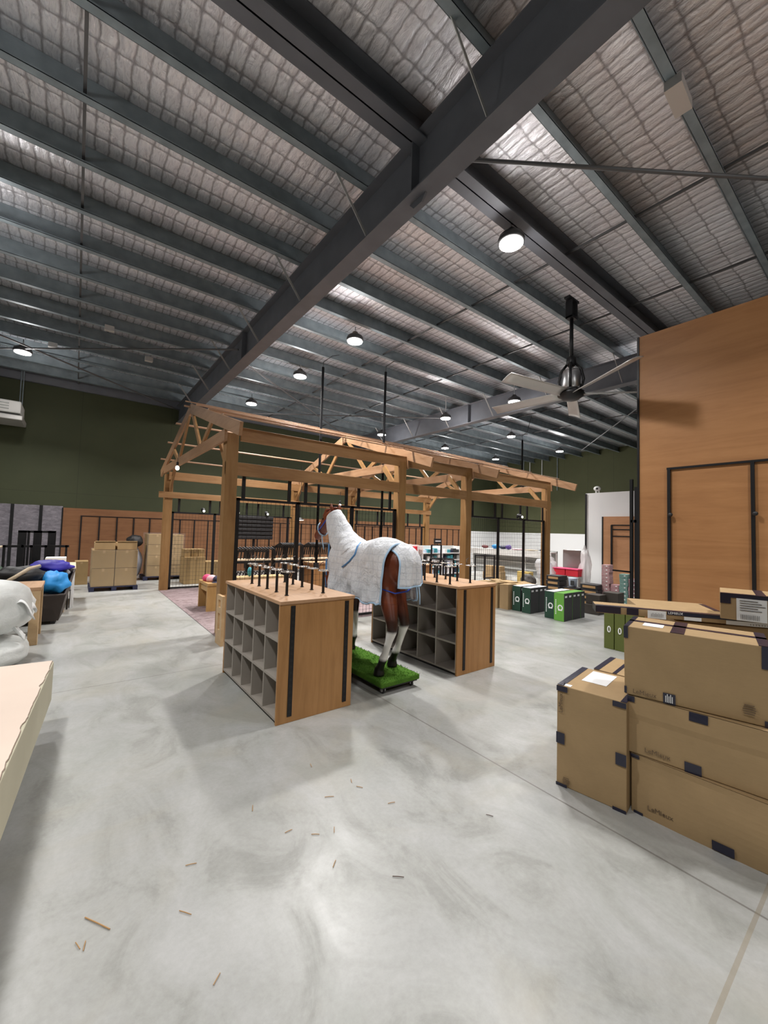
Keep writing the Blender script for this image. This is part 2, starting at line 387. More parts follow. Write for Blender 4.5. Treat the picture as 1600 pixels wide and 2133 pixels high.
for xr in (2.61, 9.53, -4.4):
    b = MB(); b.box(xr - .11, xr + .11, Y0, Y1, 5.0, 5.016).box(xr - .006, xr + .006, Y0, Y1, 5.016, 5.584).box(xr - .11, xr + .11, Y0, Y1, 5.584, 5.598)
    r = b.build('steel_rafter', 'painted_steel', ceil)
    for ys in (2.98, 8.2):
        MB().box(xr - .105, xr + .105, ys - .006, ys + .006, 5.016, 5.584).build('stiffener_plate', 'painted_steel', r)
    g = MB().prism([(2.86, 5.0), (3.1, 5.0), (3.04, 4.93), (2.92, 4.93)], 0, xr - .01, xr + .01); g.build('gusset', 'painted_steel', r)
    for yb in (2.08, 3.82, 5.56, 7.3, 9.05, 10.8, 12.5):
        for s_ in (-1, 1):
            MB().bar((xr + s_ * .5, yb, 5.62), (xr + s_ * .06, yb - .03, 5.02), .035, .006, (0, 1, 0)).build('fly_brace', 'fan_alu', r)
for xb in (-2.2, -.137, 5.45, 7.56, 12.0, 14.3):
    MB().bar((xb, Y0, 5.69), (xb, Y1, 5.69), .028, .028).build('bridging_rod', 'brace_steel', ceil)
for p, q_ in (((2.64, 2.83, 5.35), (8.6, -1.4, 5.35)), ((-4.3, 14.4, 5.35), (2.55, 8.55, 5.35)), ((-4.3, 8.7, 5.35), (2.5, 14.4, 5.35)), ((10.4, 2.75, 5.35), (17.2, 8.52, 5.35)), ((2.7, 9.0, 5.35), (9.4, 14.4, 5.35)), ((2.7, 14.4, 5.35), (9.4, 9.2, 5.35))):
    MB().tube([p, q_], .02, 8).build('brace_rod', 'brace_steel', ceil)
for (x, y) in ((.35, 9.8), (1.2, 11.0), (-.6, 11.6)):
    MB().box(x - .08, x + .08, y - .05, y + .05, 5.5, 5.6).build('junction_box', 'fan_alu', ceil)
MB().cbox((4.07, 1.17, 5.555), (.34, .13, .09), .05).build('cover_plate', 'fan_alu', ceil)

# walls
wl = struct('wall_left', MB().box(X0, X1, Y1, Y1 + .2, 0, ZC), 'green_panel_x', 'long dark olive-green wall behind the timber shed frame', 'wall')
MB().box(X0, -.3, Y1 - .06, Y1, 0, 2.06).build('stone_cladding', 'stone_cladding', wl)
for x in (-3.2, -2.6, -1.99, -1.38, -.78): MB().box(x - .035, x + .035, Y1 - .1, Y1 - .06, 0, 2.06).build('black_batten', 'black_steel', wl)
MB().box(-.3, 17.3, Y1 - .05, Y1, 0, 2.02).build('plywood_panel', 'plywood_panel', wl)
MB().box(-.32, -.29, Y1 - .08, Y1, 0, 2.02).build('edge_trim', 'black_steel', wl)
MB().box(.12, 17.2, Y1 - .065, Y1 - .05, 1.79, 1.81).build('top_rail', 'black_steel', wl)
x = .14
while x < 17.2:
    MB().box(x - .016, x + .016, Y1 - .08, Y1 - .05, .1, 1.8).build('slotted_upright', 'black_steel', wl); x += .445
MB().box(17.3, X1, Y1 - .05, Y1, 0, 1.75).build('white_lining', 'white_paint', wl)
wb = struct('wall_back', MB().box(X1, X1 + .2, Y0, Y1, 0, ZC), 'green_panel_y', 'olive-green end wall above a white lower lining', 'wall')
MB().box(X1 - .05, X1, 3.3, Y1 - .05, 0, 1.74).build('white_lining', 'white_paint', wb)
for y in (12.77, 12.04, 13.16, 11.16):
    MB().tube([(19.93, y, 4.0), (19.93, y, 5.84)], .022, 8).build('conduit', 'white_metal' if y in (12.77, 12.04) else 'galv_steel', wb)
wp = struct('wall_far_right', MB().box(14.1, 14.22, 3.0, 6.84, 0, 3.12), 'white_paint', 'free-standing white partition wall with a dark edge and a framed timber panel', 'wall')
MB().box(14.07, 14.1, 6.8, 6.85, 0, 3.1).build('edge_trim', 'black_steel', wp)
MB().box(14.05, 14.1, 3.2, 6.23, 0, 2.3).build('timber_panel', 'plywood_far', wp)
MB().box(14.04, 14.1, 6.23, 6.27, 0, 2.3).build('panel_trim', 'black_steel', wp)
for y in (5.95, 5.36): MB().box(14.0, 14.05, y - .025, y + .025, .65, 2.02).build('slotted_upright', 'black_steel', wp)
for z in (2.02, 1.88, 1.66): MB().box(14.02, 14.05, 5.36, 5.97, z - .02, z + .012).build('cross_rail', 'black_steel', wp)
wr = struct('wall_right', MB().box(6.6, 6.75, Y0, 2.41, 0, 4.63), 'plywood_wall', 'tall orange-brown plywood wall with black slotted uprights', 'wall')
MB().box(6.585, 6.76, 2.41, 2.438, 0, 4.63).build('edge_trim', 'black_steel', wr)
MB().box(6.575, 6.6, -1.6, 2.06, 2.58, 2.608).build('top_rail', 'black_steel', wr)
for y in (2.033, 1.153, .27, -.61, -1.5):
    up = MB().box(6.565, 6.6, y - .018, y + .018, .2, 2.585).build('slotted_upright', 'black_steel', wr)
    MB().lathe([(.025, 0), (.027, .008), (.027, .024), (.016, .036)], (6.565, y - .024, 1.945), 14, (-1, 0, 0)).build('hook', 'black_plastic', up, smooth=True)
struct('wall_front', MB().box(X0, X1, Y0 - .2, Y0, 0, ZC), 'green_panel_x', 'olive-green wall behind the viewer', 'wall')
struct('wall_near', MB().box(X0 - .2, X0, Y0, Y1, 0, ZC), 'green_panel_y', 'olive-green wall on the near side', 'wall')

# ------------------------------------------------------------------ lamps
def highbay(stem=.3):
    r = thing('high_bay_lamp', (0, 0, 0), '', 'lamp', 'round high-bay roof lamps')
    MB().lathe([(.02, .20), (.05, .19), (.07, .15), (.15, .10), (.165, .06), (.165, .02), (.15, .012)], n=24).build('housing', 'lamp_body', r, smooth=True)
    MB().lathe([(.145, .011), (.145, -.004), (.10, -.012), (.001, -.014)], n=24).build('lens', 'lamp_lens', r, smooth=True)
    MB().tube([(0, 0, .2), (0, 0, stem)], .012, 8).build('hook', 'chrome', r)
    return r
LIGHTS = []
def lamp_light(x, y, z, power):
    l = bpy.data.lights.new('lamp_light', 'AREA'); l.shape = 'DISK'; l.size = .3; l.energy = power; l.color = (1, .982, .952); l.spread = math.radians(132)
    o = bpy.data.objects.new('lamp_light', l); COL.objects.link(o); o.location = (x, y, z)
    # the lens also spills light sideways and up onto the roof lining
    k = bpy.data.lights.new('lamp_spill', 'POINT'); k.energy = power * .3; k.color = (1, .97, .94); k.shadow_soft_size = .12
    p = bpy.data.objects.new('lamp_spill', k); COL.objects.link(p); p.location = (0, 0, -.14); p.parent = o; return o
LW = 80.
lampdefs = [((4.45, 3.17), 'large near roof lamp blazing between purlins right of the big rafter'),
            ((4.40, 6.9), 'roof lamp above the near slope of the timber shed frame, left of the two black droppers'.replace('left of the two black droppers', 'highest over its ridge')),
            ((4.39, 9.44), 'roof lamp second up from the left gable corner of the timber shed frame'),
            ((4.24, 12.6), 'roof lamp just above the left gable end of the timber shed frame'),
            ((-1.17, 12.46), 'roof lamp at the far left above the air conditioner'),
            ((10.05, 6.98), 'roof lamp shining behind the left blade of the ceiling fan'),
            ((9.85, 9.55), 'roof lamp in front of the second rafter left of the ceiling fan'),
            ((13.6, 9.56), 'roof lamp beyond the second rafter, below the ceiling fan blade'),
            ((17.55, 9.72), 'farthest right roof lamp against the green end wall'),
            ((13.37, 12.95), 'roof lamp close above the timber roof battens, below the second rafter'),
            ((17.2, 13.02), 'small farthest roof lamp near the right end of the timber roof'),
            ((9.69, 12.95), 'small roof lamp beside the second black dropper pole, left end of the second rafter')]
proto = highbay(); first = True; low = highbay(.8); lowused = False
for (x, y), lb in lampdefs:
    if 9 < x < 11:
        # this row hangs lower, in front of the second rafter
        loc = (x * .885, y * .885, 5.05)
        if not lowused: r = low; r.location = loc; r['label'] = lb; lowused = True
        else: r = dup(low, loc, lb)
        lo = lamp_light(0, 0, -.03, LW); lo.parent = r; continue
    x *= .946; y *= .946
    if first: r = proto; r.location = (x, y, 5.29); r['label'] = lb; first = False
    else: r = dup(proto, (x, y, 5.29), lb)
    lo = lamp_light(0, 0, -.03, LW); lo.parent = r
for x, y in ((4.4, -.7), (-1.2, 6.95), (-1.2, 3.1), (-1.2, -.7), (10.0, 3.3), (4.4, -3.6), (-1.2, -3.8), (7.6, -2.2), (-4.6, 6.9), (-4.6, 1.2)):  # lights outside the view; rearmost and far-left ones are added for fill
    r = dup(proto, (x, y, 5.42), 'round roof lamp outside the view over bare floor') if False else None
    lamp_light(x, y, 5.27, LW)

# ------------------------------------------------------------------ ceiling fan
fan = thing('ceiling_fan', (6.45, 3.38, 3.93), 'large grey five-bladed industrial ceiling fan on a black downrod', 'fan')
FX, FY, FZ = 6.45, 3.38, 3.93
b = MB().box(FX - .16, FX + .16, FY - .05, FY + .05, 5.56, 5.60).box(FX - .09, FX - .075, FY - .06, FY + .06, 5.25, 5.56).box(FX + .075, FX + .09, FY - .06, FY + .06, 5.25, 5.56).box(FX - .09, FX + .09, FY - .06, FY + .06, 5.25, 5.29)
b.build('mount_bracket', 'black_steel', fan, bevel=.006)
MB().tube([(FX, FY, 5.27), (FX, FY, 4.5)], .03, 12).build('downrod', 'black_steel', fan, smooth=True)
b = MB().lathe([(.03, 4.62 - FZ), (.075, 4.58 - FZ), (.08, 4.48 - FZ), (.05, 4.44 - FZ)], (FX, FY, FZ), 16)
for k in range(4):
    t = k * PI / 2 + .4; cx, sx = math.cos(t), math.sin(t)
    b.tube([(FX + .05 * cx, FY + .05 * sx, 4.5), (FX + .15 * cx, FY + .15 * sx, 4.38), (FX + .19 * cx, FY + .19 * sx, 4.2), (FX + .15 * cx, FY + .15 * sx, 4.05)], .022, 8)
b.build('cage', 'black_steel', fan, smooth=True)
MB().lathe([(.03, .47), (.13, .44), (.15, .38), (.15, .16), (.12, .10)], (FX, FY, FZ), 24).build('motor', 'alu', fan, smooth=True)
MB().lathe([(.16, .09), (.21, .06), (.21, .02), (.12, -.05), (.02, -.06)], (FX, FY, FZ), 24).build('hub', 'black_steel', fan, smooth=True)
for deg in (97, 169, 241, 313, 25):
    t = math.radians(deg); d = V((math.cos(t), math.sin(t), 0)); s_ = V((-d.y, d.x, 0)); c_ = V((FX, FY, FZ + .045))
    bl = MB()
    def f(u, w, d=d, s_=s_, c_=c_):
        r_ = .15 + u * 1.27; wd = .085 + .02 * u
        return c_ + d * r_ + s_ * ((w - .5) * 2 * wd) + V((0, 0, (w - .5) * .075 + .015 * math.sin(w * PI)))
    bl.grid(f, 8, 4); bl.build('blade', 'fan_alu', fan, smooth=True, solid=.012)

# ------------------------------------------------------------------ air conditioner on the left
ac = thing('air_conditioner', (-1.7, 14.3, 4.2), 'white suspended air conditioning unit high at the far left', 'air conditioner')
MB().box(-2.9, -1.27, 14.0, 14.9, 4.38, 4.7).build('casing', 'white_plastic', ac, bevel=.03)
MB().box(-2.9, -1.22, 13.95, 14.95, 4.2, 4.33).build('drip_tray', 'fan_alu', ac, bevel=.02)
for k in range(3): MB().box(-2.8, -1.5, 13.985, 14.0, 4.46 + k * .07, 4.485 + k * .07).build('louvre', 'grey_metal', ac)
for x in (-1.34, -1.29, -2.8): MB().tube([(x, 14.4, 4.7), (x, 14.4, 5.84)], .014, 6).build('hanger_rod', 'galv_steel', ac)

sc_ = thing('security_camera', (14.1, 6.47, 3.12), 'white security camera standing on the white partition top', 'camera')
MB().tube([(14.14, 6.5, 3.12), (14.14, 6.5, 3.2)], .03, 10).tube([(14.14, 6.41, 3.12), (14.14, 6.41, 3.2)], .02, 8).build('foot', 'white_plastic', sc_)
MB().ell((14.14, 6.47, 3.27), (.09, .12, .085)).build('body', 'white_plastic', sc_, smooth=True)
MB().ell((14.05, 6.44, 3.26), (.03, .04, .035)).build('lens', 'black_plastic', sc_, smooth=True)
# ------------------------------------------------------------------ double sided cube units
def cube_unit(x0, x1, y0, y1, label):
    H = 1.0; r = thing('cube_shelf_unit', ((x0 + x1) / 2, (y0 + y1) / 2, 0), label, 'shelf unit', 'low cube shelf units')
    MB().box(x0 - .006, x1 + .006, y0 - .012, y1 + .012, H - .03, H).build('top', 'laminate_top', r, bevel=.004)
    for ya, yb in ((y0, y0 + .022), (y1 - .022, y1)):
        MB().box(x0, x1, ya, yb, .0, H - .03).build('end_panel', 'laminate', r, bevel=.002)
    MB().box(x0 + .02, x1 - .02, y0 + .022, y1 - .022, 0, .03).build('plinth', 'black_plastic', r)
    xm = (x0 + x1) / 2
    MB().box(xm - .008, xm + .008, y0 + .022, y1 - .022, .03, H - .03).build('back_panel', 'taupe_back', r)
    n = 5; w = (y1 - y0 - .044) / n
    for k in range(1, n): MB().box(x0 + .004, x1 - .004, y0 + .022 + k * w - .009, y0 + .022 + k * w + .009, .05, H - .03).build('divider', 'taupe_board', r)
    for side in ((x0 + .002, xm), (xm, x1 - .002)):
        for z in (.03, .345, .66): MB().box(side[0], side[1], y0 + .022, y1 - .022, z, z + .02).build('shelf', 'taupe_board', r)
        for ya in (y0 + .022, y1 - .031): MB().box(side[0] + .002, side[1] - .002, ya, ya + .009, .05, H - .03).build('lining', 'taupe_board', r)
    for xs in (x0 + .115, x1 - .075):
        b = MB().box(xs - .02, xs + .02, y0 - .006, y0 + .001, .05, H - .045)
        for k in range(17): b.mix(1).box(xs - .008, xs - .003, y0 - .0066, y0 - .005, .08 + k * .052, .10 + k * .052).box(xs + .003, xs + .008, y0 - .0066, y0 - .005, .08 + k * .052, .10 + k * .052).mix(0)
        b.build('slotted_strip', ['black_steel', 'black_plastic'], r)
    return r
cube_unit(1.37, 2.09, 3.15, 4.63, 'low cube shelf unit left of the horse, open grey cubbies facing the camera')
cube_unit(3.47, 4.15, 3.11, 4.75, 'low cube shelf unit right of the horse, partly hidden behind its hind legs')

def display_stand():
    r = thing('display_stand', (0, 0, 0), '', 'stand', 'black display stands on the cube units')
    MB().lathe([(.019, 0), (.019, .006), (.0125, .008), (.0125, .20)], n=12).build('post', 'black_steel', r, smooth=False)
    MB().lathe([(.014, .2), (.014, .212), (.006, .216)], n=12).build('cap', 'chrome', r)
    b = MB(); pts = [(.055 * math.cos(t), .075 * math.sin(t), .213) for t in [k * PI / 9 for k in range(19)]]
    b.tube(pts, .0035, 6, cap=False); b.tube([(-.055, 0, .213), (.055, 0, .213)], .003, 6); b.build('ring', 'chrome', r, smooth=True)
    MB().tube([(-.05, 0, .213), (-.045, .02, .25), (-.02, .05, .285), (.03, .07, .30)], .0028, 6).build('wire_arm', 'black_steel', r, smooth=True)
    return r
st = display_stand(); used = False
rowA = [(1.535, (3.40, 3.63, 3.86, 4.08, 4.29), 'left'), (1.895, (3.385, 3.615, 3.83, 4.05, 4.26), 'right')]
def put(loc, lb, rz):
    global used
    if not used: st.location = loc; st['_w'] = list(loc); st['label'] = lb; st.rotation_euler = (0, 0, rz); used = True
    else: dup(st, loc, lb, rz)
for x, ys, nm in rowA:
    for k, y in enumerate(ys): put((x, y, 1.0), f'black wire-topped stand on the left cube unit, {ORD[k]} from front, {nm} row', .25 * ((k * 7 + (nm == 'left') * 3) % 5) - .5)
for x, ys, nm in ((3.5, (3.285, 3.5, 3.715), 'left'), (3.84, (3.27, 3.48, 3.68, 3.88, 4.11), 'right')):
    for k, y in enumerate(ys): put((x + .02, y, 1.0), f'black wire-topped stand on the right cube unit, {ORD[k]} from front, {nm} row', .3 * ((k * 5 + 1) % 4) - .5)

# ------------------------------------------------------------------ turf trolley and horse
tr = thing('turf_trolley', (2.68, 4.1, 0), 'low wheeled platform topped with green artificial turf under the horse', 'trolley')
MB().box(2.43, 2.93, 3.13, 5.0, .075, .13).build('deck', 'artificial_turf', tr, bevel=.012)
tb = MB(); random.seed(3)
for k in range(2600):
    x = random.uniform(2.425, 2.935); y = random.uniform(3.125, 5.0); hgt = random.uniform(.008, .018); a = random.uniform(0, PI); dx = math.cos(a) * .004; dy = math.sin(a) * .004
    tb._a([(x - dx, y - dy, .128), (x + dx, y + dy, .128), (x + random.uniform(-.008, .008), y + random.uniform(-.008, .008), .128 + hgt)], [(0, 1, 2)])
o = tb.build('turf_pile', 'artificial_turf', tr, fixn=False); o['kind'] = 'stuff'
MB().box(2.45, 2.91, 3.15, 4.98, .06, .078).build('base_board', 'black_plastic', tr)
for x, y in ((2.50, 3.2), (2.87, 3.2), (2.50, 4.92), (2.87, 4.92)):
    cs = MB().lathe([(.02, -.014), (.027, -.010), (.027, .010), (.02, .014)], (x, y, .027), 14, (1, 0, .2)).build('castor', 'black_plastic', tr, smooth=False)
    MB().box(x - .022, x + .022, y - .02, y + .02, .055, .06).box(x - .022, x - .017, y - .016, y + .016, .02, .058).box(x + .017, x + .022, y - .016, y + .016, .02, .058).build('fork', 'chrome', cs)

HX = 2.68; GZ = .13
horse = thing('model_horse', (HX, 4.0, GZ), 'life-size brown model horse with white socks wearing a white checked rug', 'horse')
def loft(mb, st, n=20):
    """st: (y, z, halfwidth, halfheight, [x offset], [tilt]) elliptical sections normal to the path in the y-z plane"""
    vs = []; fs = []
    for i, q in enumerate(st):
        y, z, hw, hh = q[:4]; xo = q[4] if len(q) > 4 else 0
        a = st[max(i - 1, 0)]; c_ = st[min(i + 1, len(st) - 1)]; d = V((0, c_[0] - a[0], c_[1] - a[1])).normalized(); nrm = V((0, -d.z, d.y))
        for k in range(n):
            t = 2 * PI * k / n; vs.append(V((HX + xo, y, z)) + V((math.cos(t) * hw, 0, 0)) + nrm * (math.sin(t) * hh))
    for i in range(len(st) - 1):
        for k in range(n): fs.append((i * n + k, i * n + (k + 1) % n, (i + 1) * n + (k + 1) % n, (i + 1) * n + k))
    m_ = len(st) - 1; fs += [tuple(range(n - 1, -1, -1)), tuple(m_ * n + k for k in range(n))]
    mb._a(vs, fs)
hb = MB()
# trunk from rump to chest
loft(hb, [(3.09, 1.27, .06, .08), (3.13, 1.26, .12, .165), (3.24, 1.25, .165, .20), (3.42, 1.235, .185, .235), (3.62, 1.22, .185, .235), (3.85, 1.19, .19, .26), (4.05, 1.16, .19, .275), (4.2, 1.15, .175, .28), (4.32, 1.17, .145, .25), (4.43, 1.20, .10, .19), (4.50, 1.22, .05, .10)])
# neck and head
loft(hb, [(4.12, 1.25, .13, .20), (4.25, 1.36, .115, .19), (4.36, 1.47, .10, .165), (4.45, 1.59, .085, .145), (4.52, 1.69, .075, .125), (4.575, 1.775, .07, .10)])
loft(hb, [(4.50, 1.80, .05, .06), (4.555, 1.785, .085, .095), (4.65, 1.74, .095, .115), (4.74, 1.685, .085, .105), (4.84, 1.615, .066, .08), (4.93, 1.55, .058, .066), (4.99, 1.505, .055, .058), (5.02, 1.48, .035, .04)])
def leg(pts, rs): hb.tube([V(p) for p in pts], rs, 14)
# hind legs: thigh, stifle, hock, cannon, fetlock, hoof
leg([(HX - .09, 3.30, 1.22), (HX - .105, 3.28, 1.02), (HX - .125, 3.20, .84), (HX - .145, 3.13, .70), (HX - .145, 3.115, .64), (HX - .145, 3.17, .50), (HX - .145, 3.225, .37), (HX - .145, 3.25, .315), (HX - .145, 3.275, .265), (HX - .145, 3.30, .215)], [.11, .098, .085, .062, .056, .038, .036, .045, .038, .042])
leg([(HX + .09, 3.36, 1.22), (HX + .10, 3.38, 1.02), (HX + .11, 3.33, .84), (HX + .125, 3.27, .70), (HX + .13, 3.255, .64), (HX + .145, 3.32, .50), (HX + .145, 3.375, .37), (HX + .145, 3.40, .315), (HX + .145, 3.425, .265), (HX + .145, 3.45, .215)], [.11, .098, .085, .062, .056, .038, .036, .045, .038, .042])
# front legs
for sx, yy in ((-1, 4.33), (1, 4.18)):
    leg([(HX + sx * .11, yy + .04, 1.1), (HX + sx * .12, yy + .03, .92), (HX + sx * .12, yy + .02, .76), (HX + sx * .12, yy + .02, .60), (HX + sx * .12, yy + .01, .54), (HX + sx * .12, yy, .42), (HX + sx * .12, yy, .33), (HX + sx * .12, yy + .01, .30), (HX + sx * .12, yy + .03, .25), (HX + sx * .12, yy + .05, .205)], [.11, .09, .062, .052, .048, .034, .033, .041, .035, .04])
for x, y in ((-.145, 3.315), (.145, 3.465), (-.12, 4.40), (.12, 4.25)):
    hb.lathe([(.058, .0), (.06, .01), (.045, .085), (.03, .10)], (HX + x, y, GZ + .001), 16)
for s_ in (-1, 1):
    hb.tube([(HX + s_ * .052, 4.535, 1.85), (HX + s_ * .062, 4.54, 1.90), (HX + s_ * .055, 4.55, 1.945)], [.026, .024, .006], 10)
hbody = hb.build('body', 'bay_coat', horse, smooth=True)
rm = hbody.modifiers.new('r', 'REMESH'); rm.mode = 'VOXEL'; rm.voxel_size = .011; rm.use_smooth_shade = True
sm = hbody.modifiers.new('s', 'SMOOTH'); sm.factor = .6; sm.iterations = 4
for s_ in (-1, 1): MB().ell((HX + s_ * .082, 4.70, 1.735), (.016, .02, .018)).build('eye', 'eye', horse, smooth=True)
for s_ in (-1, 1): MB().ell((HX + s_ * .034, 5.005, 1.50), (.012, .01, .012)).build('nostril', 'horse_dark', horse, smooth=True)
MB().tube([(HX, 3.09, 1.36), (HX, 3.03, 1.28), (HX + .01, 3.03, 1.18), (HX + .02, 3.04, 1.10)], [.03, .03, .025, .01], 12).build('tail', 'horse_dark', horse, smooth=True)
bm_ = MB()
for k in range(14):
    t = k / 13; bm_.tube([(HX + random.uniform(-.02, .02), 4.53 + t * .04, 1.885 - t * .01), (HX + random.uniform(-.05, .03), 4.66 + .08 * t, 1.86), (HX + random.uniform(-.07, .05), 4.74 + .03 * t, 1.78)], [.016, .014, .003], 6)
bm_.build('forelock', 'bay_coat', horse, smooth=True)
# halter band round the nose
pts = []
for k in range(17):
    t = 2 * PI * k / 16; pts.append((HX + .073 * math.cos(t), 4.855 + .055 * math.sin(t) * .5, 1.605 + .088 * math.sin(t)))
MB().tube(pts, .011, 6, cap=False).build('noseband', 'pale_blue', horse, smooth=True)
MB().tube([(HX - .07, 4.84, 1.59), (HX - .09, 4.70, 1.66), (HX - .085, 4.60, 1.74)], .009, 6).build('cheek_strap', 'strap_blue', horse, smooth=True)
MB().tube([(HX - .02, 4.84, 1.53), (HX - .03, 4.80, 1.44), (HX - .05, 4.72, 1.34)], .008, 6).build('lead_strap', 'pale_blue', horse, smooth=True)

# rug: trunk drape (open below), neck hood, tail flap, blue binding
rug = thing('horse_rug', (HX, 3.9, .86), 'white checked cotton horse rug with blue binding draped over the model horse', 'rug')
TR = [(3.20, 1.475, .212, .865), (3.26, 1.505, .226, .862), (3.34, 1.525, .228, .865), (3.48, 1.535, .236, .87), (3.64, 1.505, .228, .875), (3.80, 1.475, .222, .88), (3.95, 1.465, .22, .885), (4.10, 1.475, .215, .89), (4.22, 1.48, .20, .895), (4.34, 1.47, .17, .90), (4.45, 1.42, .125, .91), (4.54, 1.36, .07, .93)]
def lerp_row(tab, u):
    t = u * (len(tab) - 1); i = min(int(t), len(tab) - 2); f_ = t - i; f_ = f_ * f_ * (3 - 2 * f_) * .4 + f_ * .6
    return [a * (1 - f_) + c_ * f_ for a, c_ in zip(tab[i], tab[i + 1])]
def drape(u, w):
    y, zt, hw, hem = lerp_row(TR, u); hem += .012 * math.sin(u * 19) + .01 * math.sin(u * 41 + 1)
    s_ = (w - .5) * 2; a = abs(s_); sg = 1 if s_ >= 0 else -1
    if a < .5:
        t = a / .5 * PI / 2; x = hw * math.sin(t) ** .9; z = zt - (.26) * (1 - math.cos(t))
    else:
        t = (a - .5) / .5; z0 = zt - .26; z = z0 + (hem - z0) * t; x = hw + .022 * t + .018 * math.sin(t * 5 + u * 13) * t
        x += (.016 * math.sin(u * 34 + t * 2.2) + .012 * math.sin(u * 61 - t * 3)) * t
    nz = noise.noise(V((y * 4.5, z * 3, sg * 3))); x += .016 * nz
    # diagonal pull folds from the withers
    fx = math.sin((y * 1.0 + z * 1.15) * 27 + 2 * noise.noise(V((y * 3, z * 3, 1)))); x += .012 * fx * min(1, a * 1.6) * (.5 + noise.noise(V((y * 2, z * 2, 5)))) + .022 * abs(noise.noise(V((y * 4 + z * 3, z * 2 - y * 1.5, 7))))
    return V((HX + sg * x, y, z))
rm_ = MB(); rm_.grid(drape, 72, 56); rm_.build('body_rug', 'check_cotton', rug, smooth=True, solid=.006, fixn=False)
HD = [(4.02, 1.30, .20, .235), (4.12, 1.345, .19, .235), (4.25, 1.415, .165, .225), (4.36, 1.50, .14, .205), (4.45, 1.61, .118, .185), (4.525, 1.71, .105, .165), (4.57, 1.79, .092, .125)]
def hood(u, w):
    y, z, hw, hh = lerp_row(HD, u); d = V((0, .43, .51)) if u < .3 else V((0, .55, .84)); d.normalize(); nrm = V((0, -d.z, d.y)); t = w * 2 * PI
    k = 1 + .05 * noise.noise(V((math.cos(t) * 2, y * 7, math.sin(t) * 2))) + .02 * math.sin(u * 30 + 3 * math.sin(t))
    return V((HX, y, z)) + V((math.cos(t) * hw * k, 0, 0)) + nrm * (math.sin(t) * hh * k)
MB().grid(hood, 26, 36).build('neck_hood', 'check_cotton', rug, smooth=True, solid=.006, fixn=False)
def flap(u, w):
    s_ = (w - .5) * 2; z = 1.482 - .09 * u - .33 * u * u; hw = .115 + .04 * u; y = 3.20 - .215 * math.sin(min(1, u * 1.5) * PI / 2) + .012 * u + .09 * s_ * s_ * (1 - .3 * u)
    y += .014 * math.sin(s_ * 7 + u * 2) * u
    return V((HX + .015 + s_ * hw, y - .02, z + .015 * s_ - .05 * s_ * s_ * (1 - u)))
MB().grid(flap, 20, 22).build('tail_flap', 'check_cotton_flap', rug, smooth=True, solid=.006, fixn=False)
bd = MB()
bd.tube([drape(u / 72, 0) for u in range(0, 73)], .009, 6); bd.tube([drape(u / 72, 1) for u in range(0, 73)], .009, 6)
bd.tube([drape(0, w_ / 40) for w_ in range(0, 41)], .010, 6)
bd.tube([flap(u / 10, 0) for u in range(1, 11)] + [flap(1, w_ / 14) for w_ in range(1, 15)] + [flap(1 - u / 10, 1) for u in range(1, 10)], .010, 6)
bd.build('binding', 'pale_blue', rug, smooth=True)
def on_side(u, w, out=.008):
    p = drape(u, w); p.x += -out if w < .5 else out; return p
def near_side(y, z, out=.012):
    """point of the near side of the drape at the given y and z"""
    best = min(((drape(i / 60, j / 120).y - y) ** 2 + (drape(i / 60, j / 120).z - z) ** 2, i, j) for i in range(61) for j in range(60))
    p = drape(best[1] / 60, best[2] / 120); p.x -= out; p.y = y; p.z = z; return p
MB().tube([near_side(*q_) for q_ in ((3.80, 1.462), (3.75, 1.42), (3.73, 1.335), (3.79, 1.26), (3.87, 1.215), (3.95, 1.18))], .010, 6).build('shoulder_strap', 'blue_trim', rug, smooth=True)
MB().tube([V((HX - .15, 4.46, 1.23)), V((HX - .18, 4.41, 1.16)), V((HX - .20, 4.37, 1.08)), V((HX - .205, 4.36, .98)), V((HX - .205, 4.35, .90))], .011, 6).tube([V((HX - .18, 4.41, 1.16)), V((HX - .215, 4.35, 1.12)), V((HX - .225, 4.32, 1.05))], .008, 6).build('chest_strap', 'blue_trim', rug, smooth=True)
MB().tube([(HX - .10, 4.50, 1.42), (HX - .10, 4.50, 1.33), (HX - .11, 4.48, 1.24)], .010, 6).build('hood_tie', 'blue_trim', rug, smooth=True)
MB().tube([(HX - .20, 3.24, 1.02), (HX - .12, 3.12, .985), (HX + .02, 3.10, 1.0), (HX + .12, 3.14, 1.04)], .013, 6, flat=.5).build('leg_strap', 'strap_blue', rug, smooth=True)
MB().tube([(HX + .17, 3.10, 1.06), (HX + .175, 3.08, .95), (HX + .17, 3.07, .86)], .006, 6).build('tail_cord', 'pale_blue', rug, smooth=True)

# ------------------------------------------------------------------ timber shed frame
shed = thing('timber_shed_frame', (6.2, 8.6, 0), 'big open timber shed frame with posts, roof trusses and battens', 'frame')
YF, YR = 6.28, 11.2; XS = (1.83, 5.2, 7.22, 10.62); XS_R = (1.80, 5.2, 7.22, 10.62); sl = .314; RY = 8.62; RZ = 4.03
for x in XS:
    MB().box(x - .09, x + .09, YF - .09, YF + .09, 0, 3.02).build('post', 'pine_z', shed, bevel=.006)
for x in XS_R: MB().box(x - .09, x + .09, YR - .09, YR + .09, 0, 2.86).build('post', 'pine_z', shed, bevel=.006)
MB().box(1.95, 10.72, YF - .085, YF - .04, 2.92, 3.13).build('eave_beam', 'pine_x', shed, bevel=.004)
MB().box(1.74, 10.75, YF - .088, YF - .045, 2.385, 2.585).build('side_rail', 'pine_x', shed, bevel=.004)
MB().box(1.78, 10.75, YR - .13, YR - .09, 2.72, 2.92).build('eave_beam', 'pine_x', shed, bevel=.004)
MB().box(1.58, 10.75, YR - .13, YR - .09, 2.27, 2.42).build('side_rail', 'pine_x', shed, bevel=.004)
